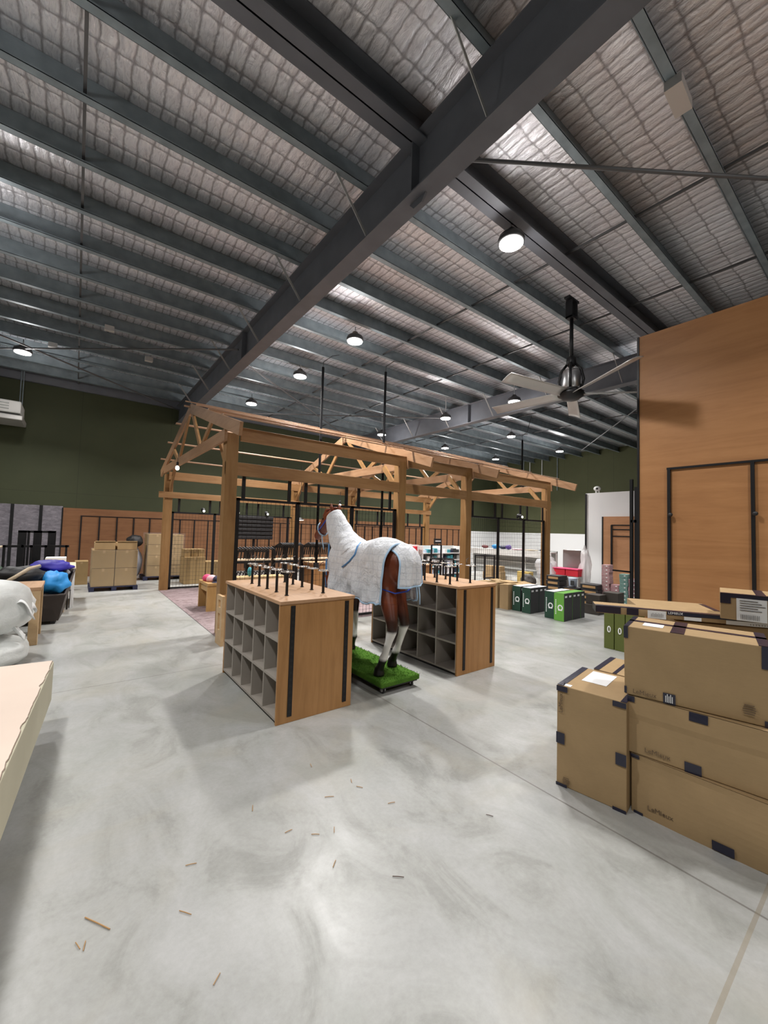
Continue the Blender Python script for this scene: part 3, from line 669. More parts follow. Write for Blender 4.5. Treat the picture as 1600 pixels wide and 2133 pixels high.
for x in XS:
    xc = x - .115 if x < 2 else x + .115
    for s_ in (-1, 1):
        yt = RY + s_ * 3.15; p0 = (xc, RY, RZ - .11); p1 = (xc, yt, RZ - .11 - sl * 3.15)
        MB().bar(p0, p1, .045, .19).build('top_chord', 'pine_y', shed, bevel=.004)
        MB().bar((xc, RY + s_ * .12, RZ - .2), (xc, RY + s_ * .95, 2.98), .04, .09).build('web', 'pine_z', shed)
        MB().bar((xc, RY + s_ * 1.75, RZ - .62), (xc, RY + s_ * .95, 2.98), .04, .09).build('web', 'pine_z', shed)
        yb = YF if s_ < 0 else YR
        MB().bar((x, yb + (-s_) * .05, 2.42), (x, yb - s_ * .55, 2.97), .05, .10).build('knee_brace', 'pine_z', shed)
    MB().box(xc - .022, xc + .022, YF - .12, YR + .12, 2.88, 3.06).build('bottom_chord', 'pine_y', shed, bevel=.004)
for k in range(8):
    for s_ in (-1, 1):
        dy = .0 if k == 0 else k * .868
        if k == 0 and s_ > 0: continue
        if dy > 3.2: continue
        y = RY + s_ * dy; z = RZ - sl * dy + .018
        xa = 1.60 if (s_ > 0 or k == 0) else 1.62
        MB().cbox(((xa + 10.82) / 2, y, z), (10.82 - xa, .045, .022), rm=Matrix.Rotation(-s_ * .304, 3, 'X')).build('batten', 'pine_light', shed)
MB().cbox(((1.6 + 10.82) / 2, RY + .1, RZ - .05), (9.22, .045, .024)).build('batten', 'pine_light', shed)

# black steel frames between the posts
def steel_frame(x0, x1, y, uprights, hang, ztop, zh, label, rear=False, zb=.0):
    r = thing('steel_mesh_frame', ((x0 + x1) / 2, y, 0), label, 'frame', 'black steel mesh frames in the shed')
    MB().box(x0, x1, y - .02, y + .02, ztop - .04, ztop).build('top_rail', 'black_steel', r)
    MB().box(x0, x1, y - .02, y + .02, zb + .02, zb + .06).build('bottom_rail', 'black_steel', r)
    for x in uprights: MB().box(x - .032, x + .032, y - .02, y + .02, zb, ztop).build('upright', 'black_steel', r)
    for x in hang: MB().box(x - .025, x + .025, y - .015, y + .015, ztop, zh).build('hanger', 'black_steel', r)
    for a, c_ in zip(uprights[:-1], uprights[1:]):
        b = MB(); xx = a + .09
        while xx < c_ - .03: b.box(xx - .0018, xx + .0018, y - .002, y + .002, zb + .06, ztop - .04); xx += .075
        z = zb + .12
        while z < ztop - .05: b.box(a + .03, c_ - .03, y + .002, y + .005, z - .0018, z + .0018); z += .10
        b.build('mesh_panel', 'black_steel', r)
    return r
steel_frame(1.93, 5.11, YF, (1.965, 2.97, 4.06, 5.08), (2.05, 2.81, 3.11, 3.93, 4.2, 4.95), 2.05, 2.40, 'black steel mesh frame in the near side of the shed, between the first two posts')
steel_frame(7.32, 10.53, YF, (7.35, 8.44, 9.54, 10.5), (7.45, 8.3, 8.59, 9.38, 9.69, 10.45), 2.03, 2.39, 'black steel mesh frame in the near side of the shed, right of the third post')
steel_frame(1.90, 5.11, YR, (1.92, 2.93, 4.0, 5.0), (2.06, 2.8, 3.06, 3.77, 4.09, 4.85), 1.94, 2.28, 'black steel mesh frame in the rear side of the shed, holding the black slatted panel')
steel_frame(7.32, 10.53, YR, (7.35, 8.44, 9.54, 10.4), (7.45, 8.3, 8.59, 9.38, 9.69, 10.3), 1.82, 2.28, 'black steel mesh frame in the rear side of the shed, behind the white stocked shelves')
r = thing('slatted_panel', (4.0, YR - .1, 1.3), 'black slatted display panel hanging in the rear steel frame of the shed', 'panel')
MB().box(3.46, 4.52, YR - .06, YR - .03, 1.27, 1.94).build('backing', 'black_plastic', r)
for k in range(6): MB().box(3.46, 4.52, YR - .095, YR - .06, 1.29 + k * .108, 1.29 + k * .108 + .075).build('slat', 'black_cloth', r, bevel=.01)

def dropper(x, y, z0, z1, label):
    r = thing('power_dropper', (x, y, z1), label, 'pole', 'black power droppers from the roof')
    MB().tube([(x, y, z1), (x, y, z0)], .028, 10).build('pole', 'matte_black', r, smooth=True)
    MB().tube([(x, y, z0), (x + .02, y + .02, z0 + .14), (x + .2, y - .05, z0 + .3), (x + .35, y - .1, 5.6)], .008, 6).build('cable', 'black_plastic', r, smooth=True)
    MB().box(x - .05, x + .05, y - .035, y + .035, z1 - .001, z1 + .12).build('outlet_box', 'black_plastic', r)
dropper(4.25, 7.95, 5.25, .75, 'long black power dropper pole, left one through the shed roof')
dropper(5.55, 7.33, 5.3, 1.0, 'long black power dropper pole, middle one behind the horse rump')
dropper(11.6, 7.72, 4.75, 3.1, 'black power dropper pole over the right end of the shed roof')

def bulb(x, y, z, label):
    r = thing('pendant_bulb', (x, y, z), label, 'lamp', 'white pendant bulbs on the shed')
    MB().ell((x, y, z), (.04, .04, .05)).build('globe', 'bulb_glow', r, smooth=True)
    MB().lathe([(.02, .05), (.024, .06), (.024, .12), (.008, .13)], (x, y, z), 10).tube([(x, y, z + .13), (x + .01, y, z + .35)], .005, 6).build('holder', 'black_plastic', r)
bulb(1.64, 9.3, 2.80, 'white bulb hanging at the left gable end of the shed')
bulb(5.2, 8.6, 2.2, 'white bulb hanging inside the shed above the horse ears')
def spot(x, y, z, label, d=-1):
    r = thing('spotlight', (x, y, z), label, 'lamp', 'small black spotlights on the steel frames')
    MB().lathe([(.03, 0), (.045, .02), (.05, .12), (.03, .14)], (x, y, z + .06), 12, (0, d, -.35)).build('housing', 'black_plastic', r, smooth=True)
    MB().ell((x, y + d * .15, z + .005), (.03, .02, .03)).build('lens', 'bulb_glow', r, smooth=True)
    MB().box(x - .01, x + .01, y - .02, y + .02, z - .03, z + .06).build('bracket', 'black_steel', r)
spot(2.62, YR, 1.98, 'black spotlight on the rear steel frame, left of the near corner post')
spot(3.50, YR, 1.98, 'black spotlight above the left end of the black slatted panel')
spot(4.32, YR, 1.98, 'black spotlight above the right end of the black slatted panel')
spot(9.25, YF, 2.07, 'black spotlight on the near steel frame right of the third post')
r = thing('disc_light', (3.66, 7.6, 1.7), 'round black light with glowing rim beside the upright left of the horse head', 'lamp')
MB().lathe([(.06, 0), (.085, .012), (.04, .03), (.02, .05)], (3.66, 7.6, 1.78), 20).build('shade', 'black_plastic', r, smooth=True)
MB().lathe([(.078, -.002), (.06, -.012)], (3.66, 7.6, 1.785), 20).build('diffuser', 'bulb_glow', r, smooth=True)
MB().tube([(3.66, 7.6, 1.83), (3.66, 7.6, 2.9)], .006, 6).build('cord', 'black_plastic', r)
single('carpet', MB().box(1.7, 10.8, 6.2, 11.25, 0.001, .008), 'pink_flooring', 'pale pinkish streaky flooring sheet under the timber shed frame', 'flooring')
# ------------------------------------------------------------------ cartons at the right
def frame2(C, a):
    t = math.radians(a); return V((C[0], C[1], 0)), V((math.sin(t), -math.cos(t), 0)), V((math.cos(t), math.sin(t), 0))   # corner, along front, depth
def carton(name, label, C, a, L, D, z0, z1, m='kraft', group='kraft cartons at the right', tape=True, bulge=None, flare=0., cat='box'):
    c_, d, n = frame2(C, a); base = c_ + d * L / 2 + n * D / 2; base.z = z0
    r = thing(name, tuple(base), label, cat, group)
    b = MB(); H = z1 - z0
    def P(s_, w, q, out=0.):
        return c_ + d * (s_ * L) + n * (w * D - out + (-flare * (q * 1.0) if w == 0 else 0)) + V((0, 0, z0 + q * H))
    nu, nv = 20, 10
    for face in range(6):
        if face == 0: b.grid(lambda u, w: P(u, 0, w, (bulge(u, w) if bulge else .004 * math.sin(u * PI) * math.sin(w * PI))), nu, nv)
        if face == 1: b.grid(lambda u, w: P(u, 1, w), 1, 1)
        if face == 2: b.grid(lambda u, w: P(0, u, w), 1, nv)
        if face == 3: b.grid(lambda u, w: P(1, u, w), 1, nv)
        if face == 4: b.grid(lambda u, w: P(u, w, 1), nu, 1)
        if face == 5: b.grid(lambda u, w: P(u, w, 0), nu, 1)
    o = b.build('carton_body', m, r)
    bm = bmesh.new(); bm.from_mesh(o.data); bmesh.ops.remove_doubles(bm, verts=bm.verts, dist=.0004); bmesh.ops.recalc_face_normals(bm, faces=bm.faces); bm.to_mesh(o.data); bm.free()
    q = o.modifiers.new('b', 'BEVEL'); q.width = .005; q.segments = 2; q.limit_method = 'ANGLE'; q.angle_limit = math.radians(50)
    def patch(nm, s0, s1, q0, q1, m_, out=.006, face='front'):
        bb = MB()
        if face == 'front': bb.grid(lambda u, w: P(s0 + (s1 - s0) * u, 0, q0 + (q1 - q0) * w, out + (bulge(s0 + (s1 - s0) * u, q0 + (q1 - q0) * w) if bulge else .004)), 4, 4)
        elif face == 'top': bb.grid(lambda u, w: P(s0 + (s1 - s0) * u, q0 + (q1 - q0) * w, 1) + V((0, 0, .0015)), 4, 2)
        elif face == 'left': bb.grid(lambda u, w: P(0, s0 + (s1 - s0) * u, q0 + (q1 - q0) * w) - d * .0015, 2, 2)
        return bb.build(nm, m_, r, solid=.001)
    r['_P'] = 0
    return r, P, patch, d, n
def lemtext(r, P, s_, q_, size, d, up=(0, 0, 1), m='dark_ink', word='LeMieux', out=.012, right=None):
    o = P(s_, 0, q_, out); text('printed_text', word, size, m, r, o, right or tuple(d), up)
def emblem(r, P, s_, q_, rad, d, out=.012):
    o = P(s_, 0, q_, out); b = MB()
    for k in range(5):
        w_ = rad * (1 - .12 * abs(k - 2)); c_ = o + V((0, 0, (k - 2) * rad * .42)); b.bar(c_ - d * w_, c_ + d * w_, .002, rad * .18)
    b.build('printed_mark', 'dark_ink', r)
r, P, patch, d, n = carton('cardboard_carton', 'kraft carton on the floor at the right, bottom of the stack of three, creased front', (2.69, 1.03), 4, .74, .48, 0, .333,
    bulge=lambda u, w: .028 * math.sin(min(1, u * 1.1) * PI * .5) * max(0, math.sin((w - .1 + .35 * (1 - u)) * PI)) if w < .96 else .004)
lemtext(r, P, .20, .19, .036, d); patch('tape', .02, .085, .0, .045, 'navy_tape'); patch('tape', .51, .63, .02, .17, 'navy_tape'); patch('tape', 0, .06, .93, 1.0, 'navy_tape'); emblem(r, P, .92, .16, .024, d)
r, P, patch, d, n = carton('cardboard_carton', 'kraft carton at the right, middle of the stack of three, seam line across its front', (2.685, 1.045), 8, .74, .46, .335, .665,
    bulge=lambda u, w: .012 * math.sin(u * PI) * math.sin(w * PI) + (.007 if w > .62 + .06 * math.sin(u * 3) else 0))
lemtext(r, P, .20, .13, .036, d); patch('tape', .37, .47, .0, .17, 'navy_tape'); patch('tape', .40, .51, .86, 1.0, 'navy_tape'); patch('tape', .0, .05, .9, 1.0, 'navy_tape'); emblem(r, P, .90, .2, .026, d)
r, P, patch, d, n = carton('cardboard_carton', 'kraft carton topping the stack of three, navy taped, white label on its lid', (2.675, 1.06), 13, .64, .36, .668, 1.075, flare=.03,
    bulge=lambda u, w: .006 * math.sin(u * PI) * math.sin(w * PI))
lemtext(r, P, .16, .075, .034, d); patch('tape', .30, .39, .0, .15, 'navy_tape'); patch('tape', 0, .035, .83, 1.0, 'navy_tape'); patch('tape', .945, 1, .72, 1., 'navy_tape'); patch('tape', .0, .02, .02, .12, 'navy_tape'); patch('tape', .96, 1., .0, .08, 'navy_tape')
emblem(r, P, .87, .18, .026, d)
patch('tape', 0, 1, .47, .60, 'navy_tape', face='top'); patch('tape', .355, .455, .0, 1, 'navy_tape', face='top'); patch('tape', .0, .04, 0, 1, 'navy_tape', face='top'); patch('tape', .93, 1, 0, 1, 'navy_tape', face='top'); patch('address_label', .13, .29, .18, .46, 'paper', face='top')
bb = MB()
for k in range(3): bb.box(0, 0, 0, 0, 0, 0)
for k in range(5):
    s0 = .32 + .012 * k; bar0 = P(s0, 0, .03 + .0 * k, .015); bb.bar(bar0, bar0 + V((0, 0, .035 + .01 * (k % 2))), .004, .003)
bb.build('printed_mark', 'white_ink', r)
r, P, patch, d, n = carton('cardboard_carton', 'tall kraft carton standing left of the stack of three, white label on its lid', (2.565, 1.425), 9, .40, .50, 0, .63)
patch('tape', 0, .17, .945, 1, 'navy_tape'); patch('tape', 0, .13, .42, .53, 'navy_tape'); patch('tape', .86, 1, .42, .53, 'navy_tape'); patch('tape', .0, .17, 0, .03, 'navy_tape'); patch('tape', .82, 1, 0, .03, 'navy_tape'); patch('tape', .82, 1, .95, 1, 'navy_tape')
patch('tape', 0, .10, 0, 1, 'navy_tape', face='top'); patch('tape', .92, 1, 0, 1, 'navy_tape', face='top'); patch('address_label', .22, .60, .40, .92, 'paper', face='top'); patch('address_label', .08, .2, .02, .1, 'paper', face='top')
lemtext(r, P, .07, .83, .036, d, up=tuple(-d), right=(0, 0, 1)); emblem(r, P, .16, .07, .022, d)
r, P, patch, d, n = carton('cardboard_carton', 'kraft carton just behind the tall one, only its taped lid showing', (3.10, 1.44), 8, .42, .42, 0, .63)
patch('tape', 0, .09, 0, 1, 'navy_tape', face='top'); patch('tape', .30, .36, 0, 1, 'navy_tape', face='top')
# rear pile: supporting cartons, long flat box, lidless box, labelled box
r, P, patch, d, n = carton('cardboard_carton', 'plain kraft carton under the long flat box, behind the stack of three', (4.02, 1.2), 31, .9, .5, 0, .925)
r, P, patch, d, n = carton('flat_carton', 'long flat kraft box with navy tape band and stickers, lying behind the stack of three', (3.655, 1.68), 31, 1.45, .24, .945, 1.005, cat='box')
patch('tape', 0, .13, .1, 1, 'navy_tape'); patch('tape', .16, .22, .1, 1, 'navy_tape'); patch('tape', .36, .98, .56, 1.0, 'navy_tape', out=.004); patch('tape', .0, .98, .0, .28, 'navy_tape', face='top')
patch('tape', 0, 1, 0, 1, 'navy_tape', face='left')
for s0, s1, q0, q1 in ((.265, .355, -.1, .98), (.44, .52, .05, .5), (.63, .84, .0, .52)): patch('barcode_sticker', s0, s1, q0, q1, 'paper', out=.008)
bb = MB()
for k in range(9):
    p_ = P(.283 + .007 * k, 0, .15, .017); bb.bar(p_, p_ + V((0, 0, .025 + .006 * (k % 2))), .003, .0015)
for k in range(8):
    p_ = P(.735 + .012 * k, 0, .12, .017); bb.bar(p_, p_ + V((0, 0, .012)), .006, .0015)
bb.build('printed_mark', 'ink', r)
lemtext(r, P, .72, .80, .034, d, m='white_ink', word='LEMIEUX', out=.012)
lemtext(r, P, .40, .82, .026, d, m='white_ink', word='LEMIEUX', out=.012)
lemtext(r, P, .965, .35, .05, d, m='white_ink', word='L', out=.012)
r, P, patch, d, n = carton('cardboard_carton', 'wide kraft carton with a pale plain lid, behind the long flat box', (4.08, 1.52), 31, .62, .42, .93, 1.0)
patch('tape', .93, 1., .0, .9, 'navy_tape', face='top')
r, P, patch, d, n = carton('cardboard_carton', 'kraft carton with big white shipping label, topmost of the rear pile by the plywood wall', (3.93, .885), 13, .62, .46, 1.013, 1.205)
patch('tape', 0, .10, .62, 1, 'navy_tape'); patch('tape', .1, 1., .86, 1, 'navy_tape'); patch('tape', .0, 1, .0, .10, 'navy_tape', face='top'); patch('tape', .33, .42, .1, 1, 'navy_tape', face='top')
patch('address_label', .15, .42, .02, .86, 'paper'); patch('address_label', .43, .85, .02, .86, 'paper')
bb = MB()
for k in range(5):
    p_ = P(.18, 0, .78 - .09 * k, .018); bb.bar(p_, p_ + d * (.10 + .02 * (k % 3)), .002, .004)
for k in range(11):
    p_ = P(.19 + .016 * k, 0, .08, .018); bb.bar(p_, p_ + V((0, 0, .035)), .004 + .002 * (k % 2), .0015)
for k in range(6):
    p_ = P(.46, 0, .78 - .1 * k, .018); bb.bar(p_, p_ + d * (.16 + .03 * (k % 2)), .002, .004)
bb.build('printed_mark', 'ink', r)

# ------------------------------------------------------------------ slim shelf boxes (green, lime, olive)
def slim(m_front, m_side):
    r = thing('slim_box', (0, 0, 0), '', 'box', 'slim branded boxes standing in rows on the floor')
    MB().box(0, .156, -.2, 0, 0, .52).build('box_body', m_side, r, bevel=.004)
    MB().box(-.003, .001, -.198, -.002, .003, .517).build('front_face', m_front, r)
    MB().box(.012, .145, -.19, -.01, .519, .523).build('top_label', 'paper' if m_front != 'lime' else 'lime', r)
    b = MB(); pts = [(-.0035, -.125 - .042 * math.cos(t), .25 + .045 * math.sin(t)) for t in [k * PI / 8 for k in range(17)]]
    b.tube(pts, .011, 6, cap=False, flat=.3); b.bar((-.005, -.165, .205), (-.005, -.085, .205), .004, .02); b.build('printed_mark', 'white_ink', r)
    b = MB()
    for k in range(9): b.box(-.0045, -.0025, -.045, -.03, .12 + k * .032, .142 + k * .032)
    b.build('printed_lettering', 'white_ink', r)
    b = MB()
    for k in range(2): b.box(.035 + .04 * k, .065 + .04 * k, -.2025, -.1995, .44, .475)
    b.build('side_mark', 'white_ink', r)
    return r
pg, pl = slim('bottle_green', 'charcoal'), slim('lime', 'charcoal')
usedg = False; usedl = False
rows = [(7.50, 5.19, 4, 'leftmost dark green row', 0), (7.46, 4.93, 4, 'middle dark green row', 0), (7.43, 4.40, 4, 'dark green row beside the lime', 0), (7.36, 4.165, 5, 'lime-fronted row', 1)]
for x, y, nn, nm, lim in rows:
    for k in range(nn):
        lb = f'slim {"lime and charcoal" if lim else "dark green"} box, {ORD[k]} from the front of the {nm}'
        loc = (x + k * .159, y + .004 * (k % 2), 0)
        if lim:
            if not usedl: pl.location = loc; pl['label'] = lb; usedl = True
            else: dup(pl, loc, lb)
        else:
            if not usedg: pg.location = loc; pg['label'] = lb; usedg = True
            else: dup(pg, loc, lb)
for k in range(3):
    y = 2.735 - k * .145; r = thing('slim_box', (6.2, y, 0), f'olive-green slim box standing behind the cartons, {ORD[k]} from the left', 'box', 'olive slim boxes')
    MB().box(6.2, 6.5, y - .135, y, 0, .60).build('box_body', 'olive', r, bevel=.005)
    b = MB(); b.tube([(6.199, y - .07 + .018 * math.cos(t), .28 + .04 * math.sin(t)) for t in [q * PI / 8 for q in range(17)]], .007, 6, cap=False); b.build('printed_mark', 'white_ink', r)
# plain kraft cartons beside the green boxes
for k, (x, y, w_, dd, h) in enumerate(((7.38, 5.75, .26, .30, .53), (7.42, 5.46, .22, .30, .52), (7.36, 6.02, .24, .3, .53), (7.72, 5.70, .3, .30, .54), (7.76, 5.42, .28, .30, .50), (7.75, 6.0, .26, .3, .53), (8.1, 5.5, .3, .3, .5))):
    r = thing('open_carton', (x + dd / 2, y - w_ / 2, 0), 'plain kraft carton beside the green boxes, ' + ('nearest of the front row', 'right end of the front row', 'left end of the front row', 'middle of the second row', 'right end of the second row', 'left end of the second row', 'alone in the back row')[k], 'box', 'plain cartons right of the cube unit')
    MB().box(x, x + dd, y - w_, y, 0, h).build('carton_body', 'kraft', r, bevel=.004)
    MB().cbox((x + dd / 2, y - w_ / 2, h + .006), (dd * .96, w_ * .96, .008), rm=Matrix.Rotation(.04 * (k - 2), 3, 'X')).build('flap', 'kraft_light', r)
# dark olive-brown boxes right of the green row
for k, (x, y, z, w_, h) in enumerate(((8.62, 4.20, 0, .30, .2), (8.66, 4.19, .2, .28, .2), (8.95, 3.99, 0, .32, .23), (8.97, 3.98, .23, .30, .22))):
    single('shoe_box', MB().box(x, x + .3, y - w_, y, z, z + h), 'dark_box', 'dark brown flat box right of the lime row, ' + ('bottom of the left pile', 'top of the left pile', 'bottom of the right pile', 'top of the right pile')[k], 'box', 'dark brown boxes', bevel=.006)
# black and timber trays stacked near the last shed post
def tray(x, y, z, lx, ly, label):
    r = thing('stacking_tray', (x, y, z), label, 'tray', 'black and timber stacking trays')
    MB().box(x - lx / 2, x + lx / 2, y - ly / 2, y + ly / 2, z, z + .115).build('tray_body', 'black_plastic', r, bevel=.006)
    MB().box(x - lx / 2 - .004, x - lx / 2 + .002, y - ly / 2 + .05, y + ly / 2 - .05, z + .03, z + .085).build('front_panel', 'tan_board', r)
for k in range(5): tray(9.75, 5.45 + .01 * (k % 2), k * .125, .35, .36, f'black tray with timber front by the last shed post, {ORD[k]} from the floor')
for k in range(3): tray(9.78, 5.04 + .01 * (k % 2), k * .125, .35, .36, f'black tray with timber front in the middle low stack, {ORD[k]} from the floor')
for k in range(4): tray(9.85, 4.60 + .012 * (k % 2), k * .125, .35, .40, f'black tray with timber front, right stack before the white partition, {ORD[k]} from floor')
r = thing('white_tub', (9.78, 5.05, .378), 'small white tub with a dark label on the middle low tray stack', 'tub')
MB().lathe([(.085, 0), (.09, .01), (.105, .2), (.108, .21)], (9.78, 5.05, .378), 20).build('tub', 'ice', r, smooth=True); MB().box(9.665, 9.68, 4.97, 5.05, .42, .53).build('label_patch', 'charcoal', r)
# floral boxes in front of the far timber panel
fl_ = [(10.0, 4.33, 11, 'floral_pink', 'pink floral', 'tall left'), (10.0, 4.12, 6, 'floral_mauve', 'mauve floral', 'low middle'), (9.9, 3.90, 9, 'floral_teal', 'teal floral', 'teal'), (9.85, 3.69, 8, 'floral_mauve', 'mauve floral', 'right')]
for x, y, nn, m_, nm, st_ in fl_:
    for k in range(nn):
        z = k * .088; r = thing('floral_box', (x, y, z), f'small {nm} box in the {st_} stack of floral boxes, {ORD[k]} from floor', 'box', 'floral boxes by the far timber panel')
        MB().box(x - .1, x + .1, y - .085 + .006 * (k % 3), y + .085 + .006 * (k % 3), z, z + .085).build('box_body', m_, r, bevel=.003)
        MB().ell((x - .101, y - .02, z + .05), (.004, .022, .014), 10, 6).build('finger_hole', 'white_plastic', r, smooth=True)
r = thing('upright_stand', (6.75, 2.55, 0), 'tall black double upright stand beside the plywood wall edge', 'stand')
for y, zt in ((2.565, 2.50), (2.50, 2.38)): MB().box(6.70, 6.74, y - .02, y + .02, .03, zt).build('upright', 'black_steel', r)
MB().box(6.56, 6.98, 2.46, 2.62, 0, .03).build('foot', 'black_steel', r); MB().box(6.7, 6.74, 2.49, 2.57, 1.84, 1.88).build('cross_piece', 'black_steel', r)
MB().bar((6.72, 2.565, 1.09), (6.52, 2.75, 1.11), .024, .024).build('arm', 'black_steel', r)
# ------------------------------------------------------------------ left foreground
def at(u, v, z=0.):
    d = Rm @ V(((u - 800) / 838, -(v - 1066.5) / 838, -1)); t = (z - 1.6) / d.z; return V((0, 0, 1.6)) + d * t
r = thing('padded_slab', (-.9, 2.9, 0), 'low cream slab at the left edge, its pinkish top sheet torn along the edge', 'slab')
c0 = V((-.075, 4.13, 0)); dv = V((-.12, -1.83, 0)).normalized(); nv = V((-dv.y, dv.x, 0)) * -1
if nv.x > 0: nv = -nv
def sp(s_, w, z): q = c0 + dv * s_ + nv * w; return V((q.x, q.y, z))
b = MB(); b._a([sp(0, 0, .2), sp(2.7, 0, .2), sp(2.7, 1.5, .2), sp(0, 1.5, .2), sp(0, 0, .5), sp(2.7, 0, .5), sp(2.7, 1.5, .5), sp(0, 1.5, .5)], MB.BF)
b.build('slab_body', 'cream_slab', r, bevel=.006)
def edge(s_): return .006 + .55 * (.006 + .010 * noise.noise(V((s_ * 6, 0, 0))) + .010 * noise.noise(V((s_ * 23, 3, 0))) + (.014 if .55 < s_ < .62 or 1.18 < s_ < 1.27 else 0))
b = MB(); b.grid(lambda u, w: sp(u * 2.7, max(.001, edge(u * 2.7)) * (1 - w) + 1.5 * w, .506), 90, 1); b.build('top_sheet', 'peel_top', r, solid=.004)
b = MB(); b.grid(lambda u, w: sp(u * 2.7, (edge(u * 2.7) - .003) * (1 - w) + (edge(u * 2.7) + .004) * w, .5035), 90, 1); b.build('torn_edge', 'torn_edge', r, solid=.003)
b = MB(); b._a([sp(.35, .3, 0), sp(2.6, .3, 0), sp(2.6, 1.4, 0), sp(.35, 1.4, 0), sp(.35, .3, .2), sp(2.6, .3, .2), sp(2.6, 1.4, .2), sp(.35, 1.4, .2)], MB.BF); b.build('base', 'black_plastic', r)
def sackf(seed, k=.10):
    def f(d_):
        sq = (abs(d_.x) ** 3.2 + abs(d_.y) ** 3.2 + abs(d_.z) ** 3.2) ** (-1 / 3.2)
        return (1 + (sq - 1) * .55) * (1 + k * noise.noise(d_ * 1.7 + V((seed, 0, 0))) + .035 * noise.noise(d_ * 5 + V((0, seed, 0))))
    return f
r = thing('woven_sack', (-.95, 6.15, 0), 'bulging white woven sack lying on the floor, lower of the two at the left', 'sack', 'white woven sacks')
MB().ell((-.90, 6.12, .16), (.56, .46, .165), 40, 24, sackf(3, .05)).build('sack_body', 'woven_sack', r, smooth=True)
r = thing('woven_sack', (-.95, 6.25, .33), 'big white woven sack with a frayed tied mouth, upper of the two at the left', 'sack', 'white woven sacks')
MB().ell((-.88, 6.22, .63), (.56, .46, .33), 40, 24, sackf(9, .06)).build('sack_body', 'woven_sack', r, smooth=True)
b = MB()
b.grid(lambda u, w: V((-.47 + .15 * u + .025 * math.sin(w * 9), 6.02 + .22 * (w - .5) * (1 + u * .7), .69 - .13 * u * u + .05 * math.sin(w * 7 + u * 3))), 10, 14)
b.grid(lambda u, w: V((-.50 + .13 * u, 5.95 + .10 * (w - .5), .48 - .16 * u + .03 * math.sin(w * 8 + u * 4))), 8, 8)
b.build('frayed_mouth', 'white_cloth', r, smooth=True, solid=.006)
r = thing('timber_table', (-1., 7.25, 0), 'pale timber table behind the white sacks', 'table')
MB().box(-1.9, -.30, 6.9, 7.65, .70, .745).build('tabletop', 'laminate_top', r, bevel=.004)
for x, y in ((-.36, 6.94), (-.36, 7.6), (-1.8, 6.94), (-1.8, 7.6)): MB().box(x - .05, x + .05, y - .035, y + .035, 0, .7).build('leg', 'pale_ply', r, bevel=.004)
r = thing('wicker_tub', (-.5, 8.5, 0), 'dark brown flared wicker tub heaped with clothes, behind the timber table', 'tub')
vs = [(-.95, 8.2, .06), (-.14, 8.2, .06), (-.10, 8.8, .06), (-.95, 8.8, .06), (-1.05, 8.08, .46), (-.07, 8.10, .46), (.04, 9.05, .76), (-1.05, 9.05, .78)]
b = MB()._a(vs, [(0, 3, 2, 1), (0, 1, 5, 4), (1, 2, 6, 5), (2, 3, 7, 6), (3, 0, 4, 7)]); b.build('tub_shell', 'wicker', r, solid=.035)
b = MB().tube([vs[4], vs[5], vs[6], vs[7], vs[4]], .022, 8); b.build('rim', 'wicker', r, smooth=True)
for x, y in ((-.2, 8.25), (-.85, 8.25), (-.2, 8.7), (-.85, 8.7)): MB().box(x - .03, x + .03, y - .03, y + .03, 0, .06).build('foot', 'black_plastic', r)
def cloth(name, c_, rad, m_, label, seed, cat='clothing', amp=.28, rz=0., group='clothes heaped in the wicker tub'):
    b = MB().ell(c_, rad, 28, 16, lambda d_: 1 + amp * noise.noise(d_ * 1.9 + V((seed, 0, 0))) + amp * .35 * noise.noise(d_ * 5 + V((seed, 2, 0))), rz)
    return single(name, b, m_, label, cat, group, smooth=True)
cloth('folded_jacket', (-.21, 8.40, .62), (.19, .36, .18), 'cyan', 'bright blue jacket hanging over the right rim of the wicker tub', 2)
cloth('folded_jacket', (-.28, 8.88, .84), (.28, .2, .11), 'royal', 'royal blue jacket at the top of the wicker tub heap', 5)
cloth('folded_jacket', (-.62, 8.5, .72), (.34, .30, .17), 'black_cloth', 'black garment with cream edge in the wicker tub', 8)
cloth('folded_jacket', (-.98, 8.6, .74), (.24, .25, .14), 'dark_green', 'dark green garment at the left of the wicker tub', 11)
single('garment_trim', MB().tube([(-.80, 8.22, .66), (-.66, 8.2, .76), (-.52, 8.22, .87), (-.40, 8.32, .90)], .028, 8), 'cream', 'cream edging strip lying over the black garment in the wicker tub', 'clothing', smooth=True)
cloth('folded_jacket', (-.10, 9.05, .70), (.10, .12, .08), 'grey_cloth', 'grey crumpled garment on the far corner of the wicker tub', 14)
r = thing('white_desk', (-.3, 10.1, 0), 'white desk with a wood-edged top behind the wicker tub', 'desk')
MB().box(-.6, .06, 9.55, 10.9, .71, .75).build('desktop', 'cream', r, bevel=.004); MB().box(.0, .05, 9.6, 10.85, 0, .71).build('end_panel', 'white_paint', r); MB().box(-.55, .0, 9.9, 9.93, .3, .71).build('modesty_panel', 'white_paint', r)
single('storage_box', MB().box(-.42, -.1, 10.1, 10.5, .752, .90), 'white_paint', 'white box standing on the far end of the white desk', 'box', bevel=.01)
single('paper_carton', MB().box(-.35, -.08, 9.15, 9.42, 0, .36), 'kraft_light', 'small pale carton on the floor under the edge of the white desk', 'box', bevel=.006)
r = thing('handcart_frame', (-.02, 9.44, 0), 'small black tube frame on the floor beside the white desk', 'frame')
MB().tube([(-.04, 9.44, .0), (-.04, 9.44, .33), (-.0, 9.62, .33), (.0, 9.62, .0)], .014, 6).build('tube_frame', 'black_steel', r)
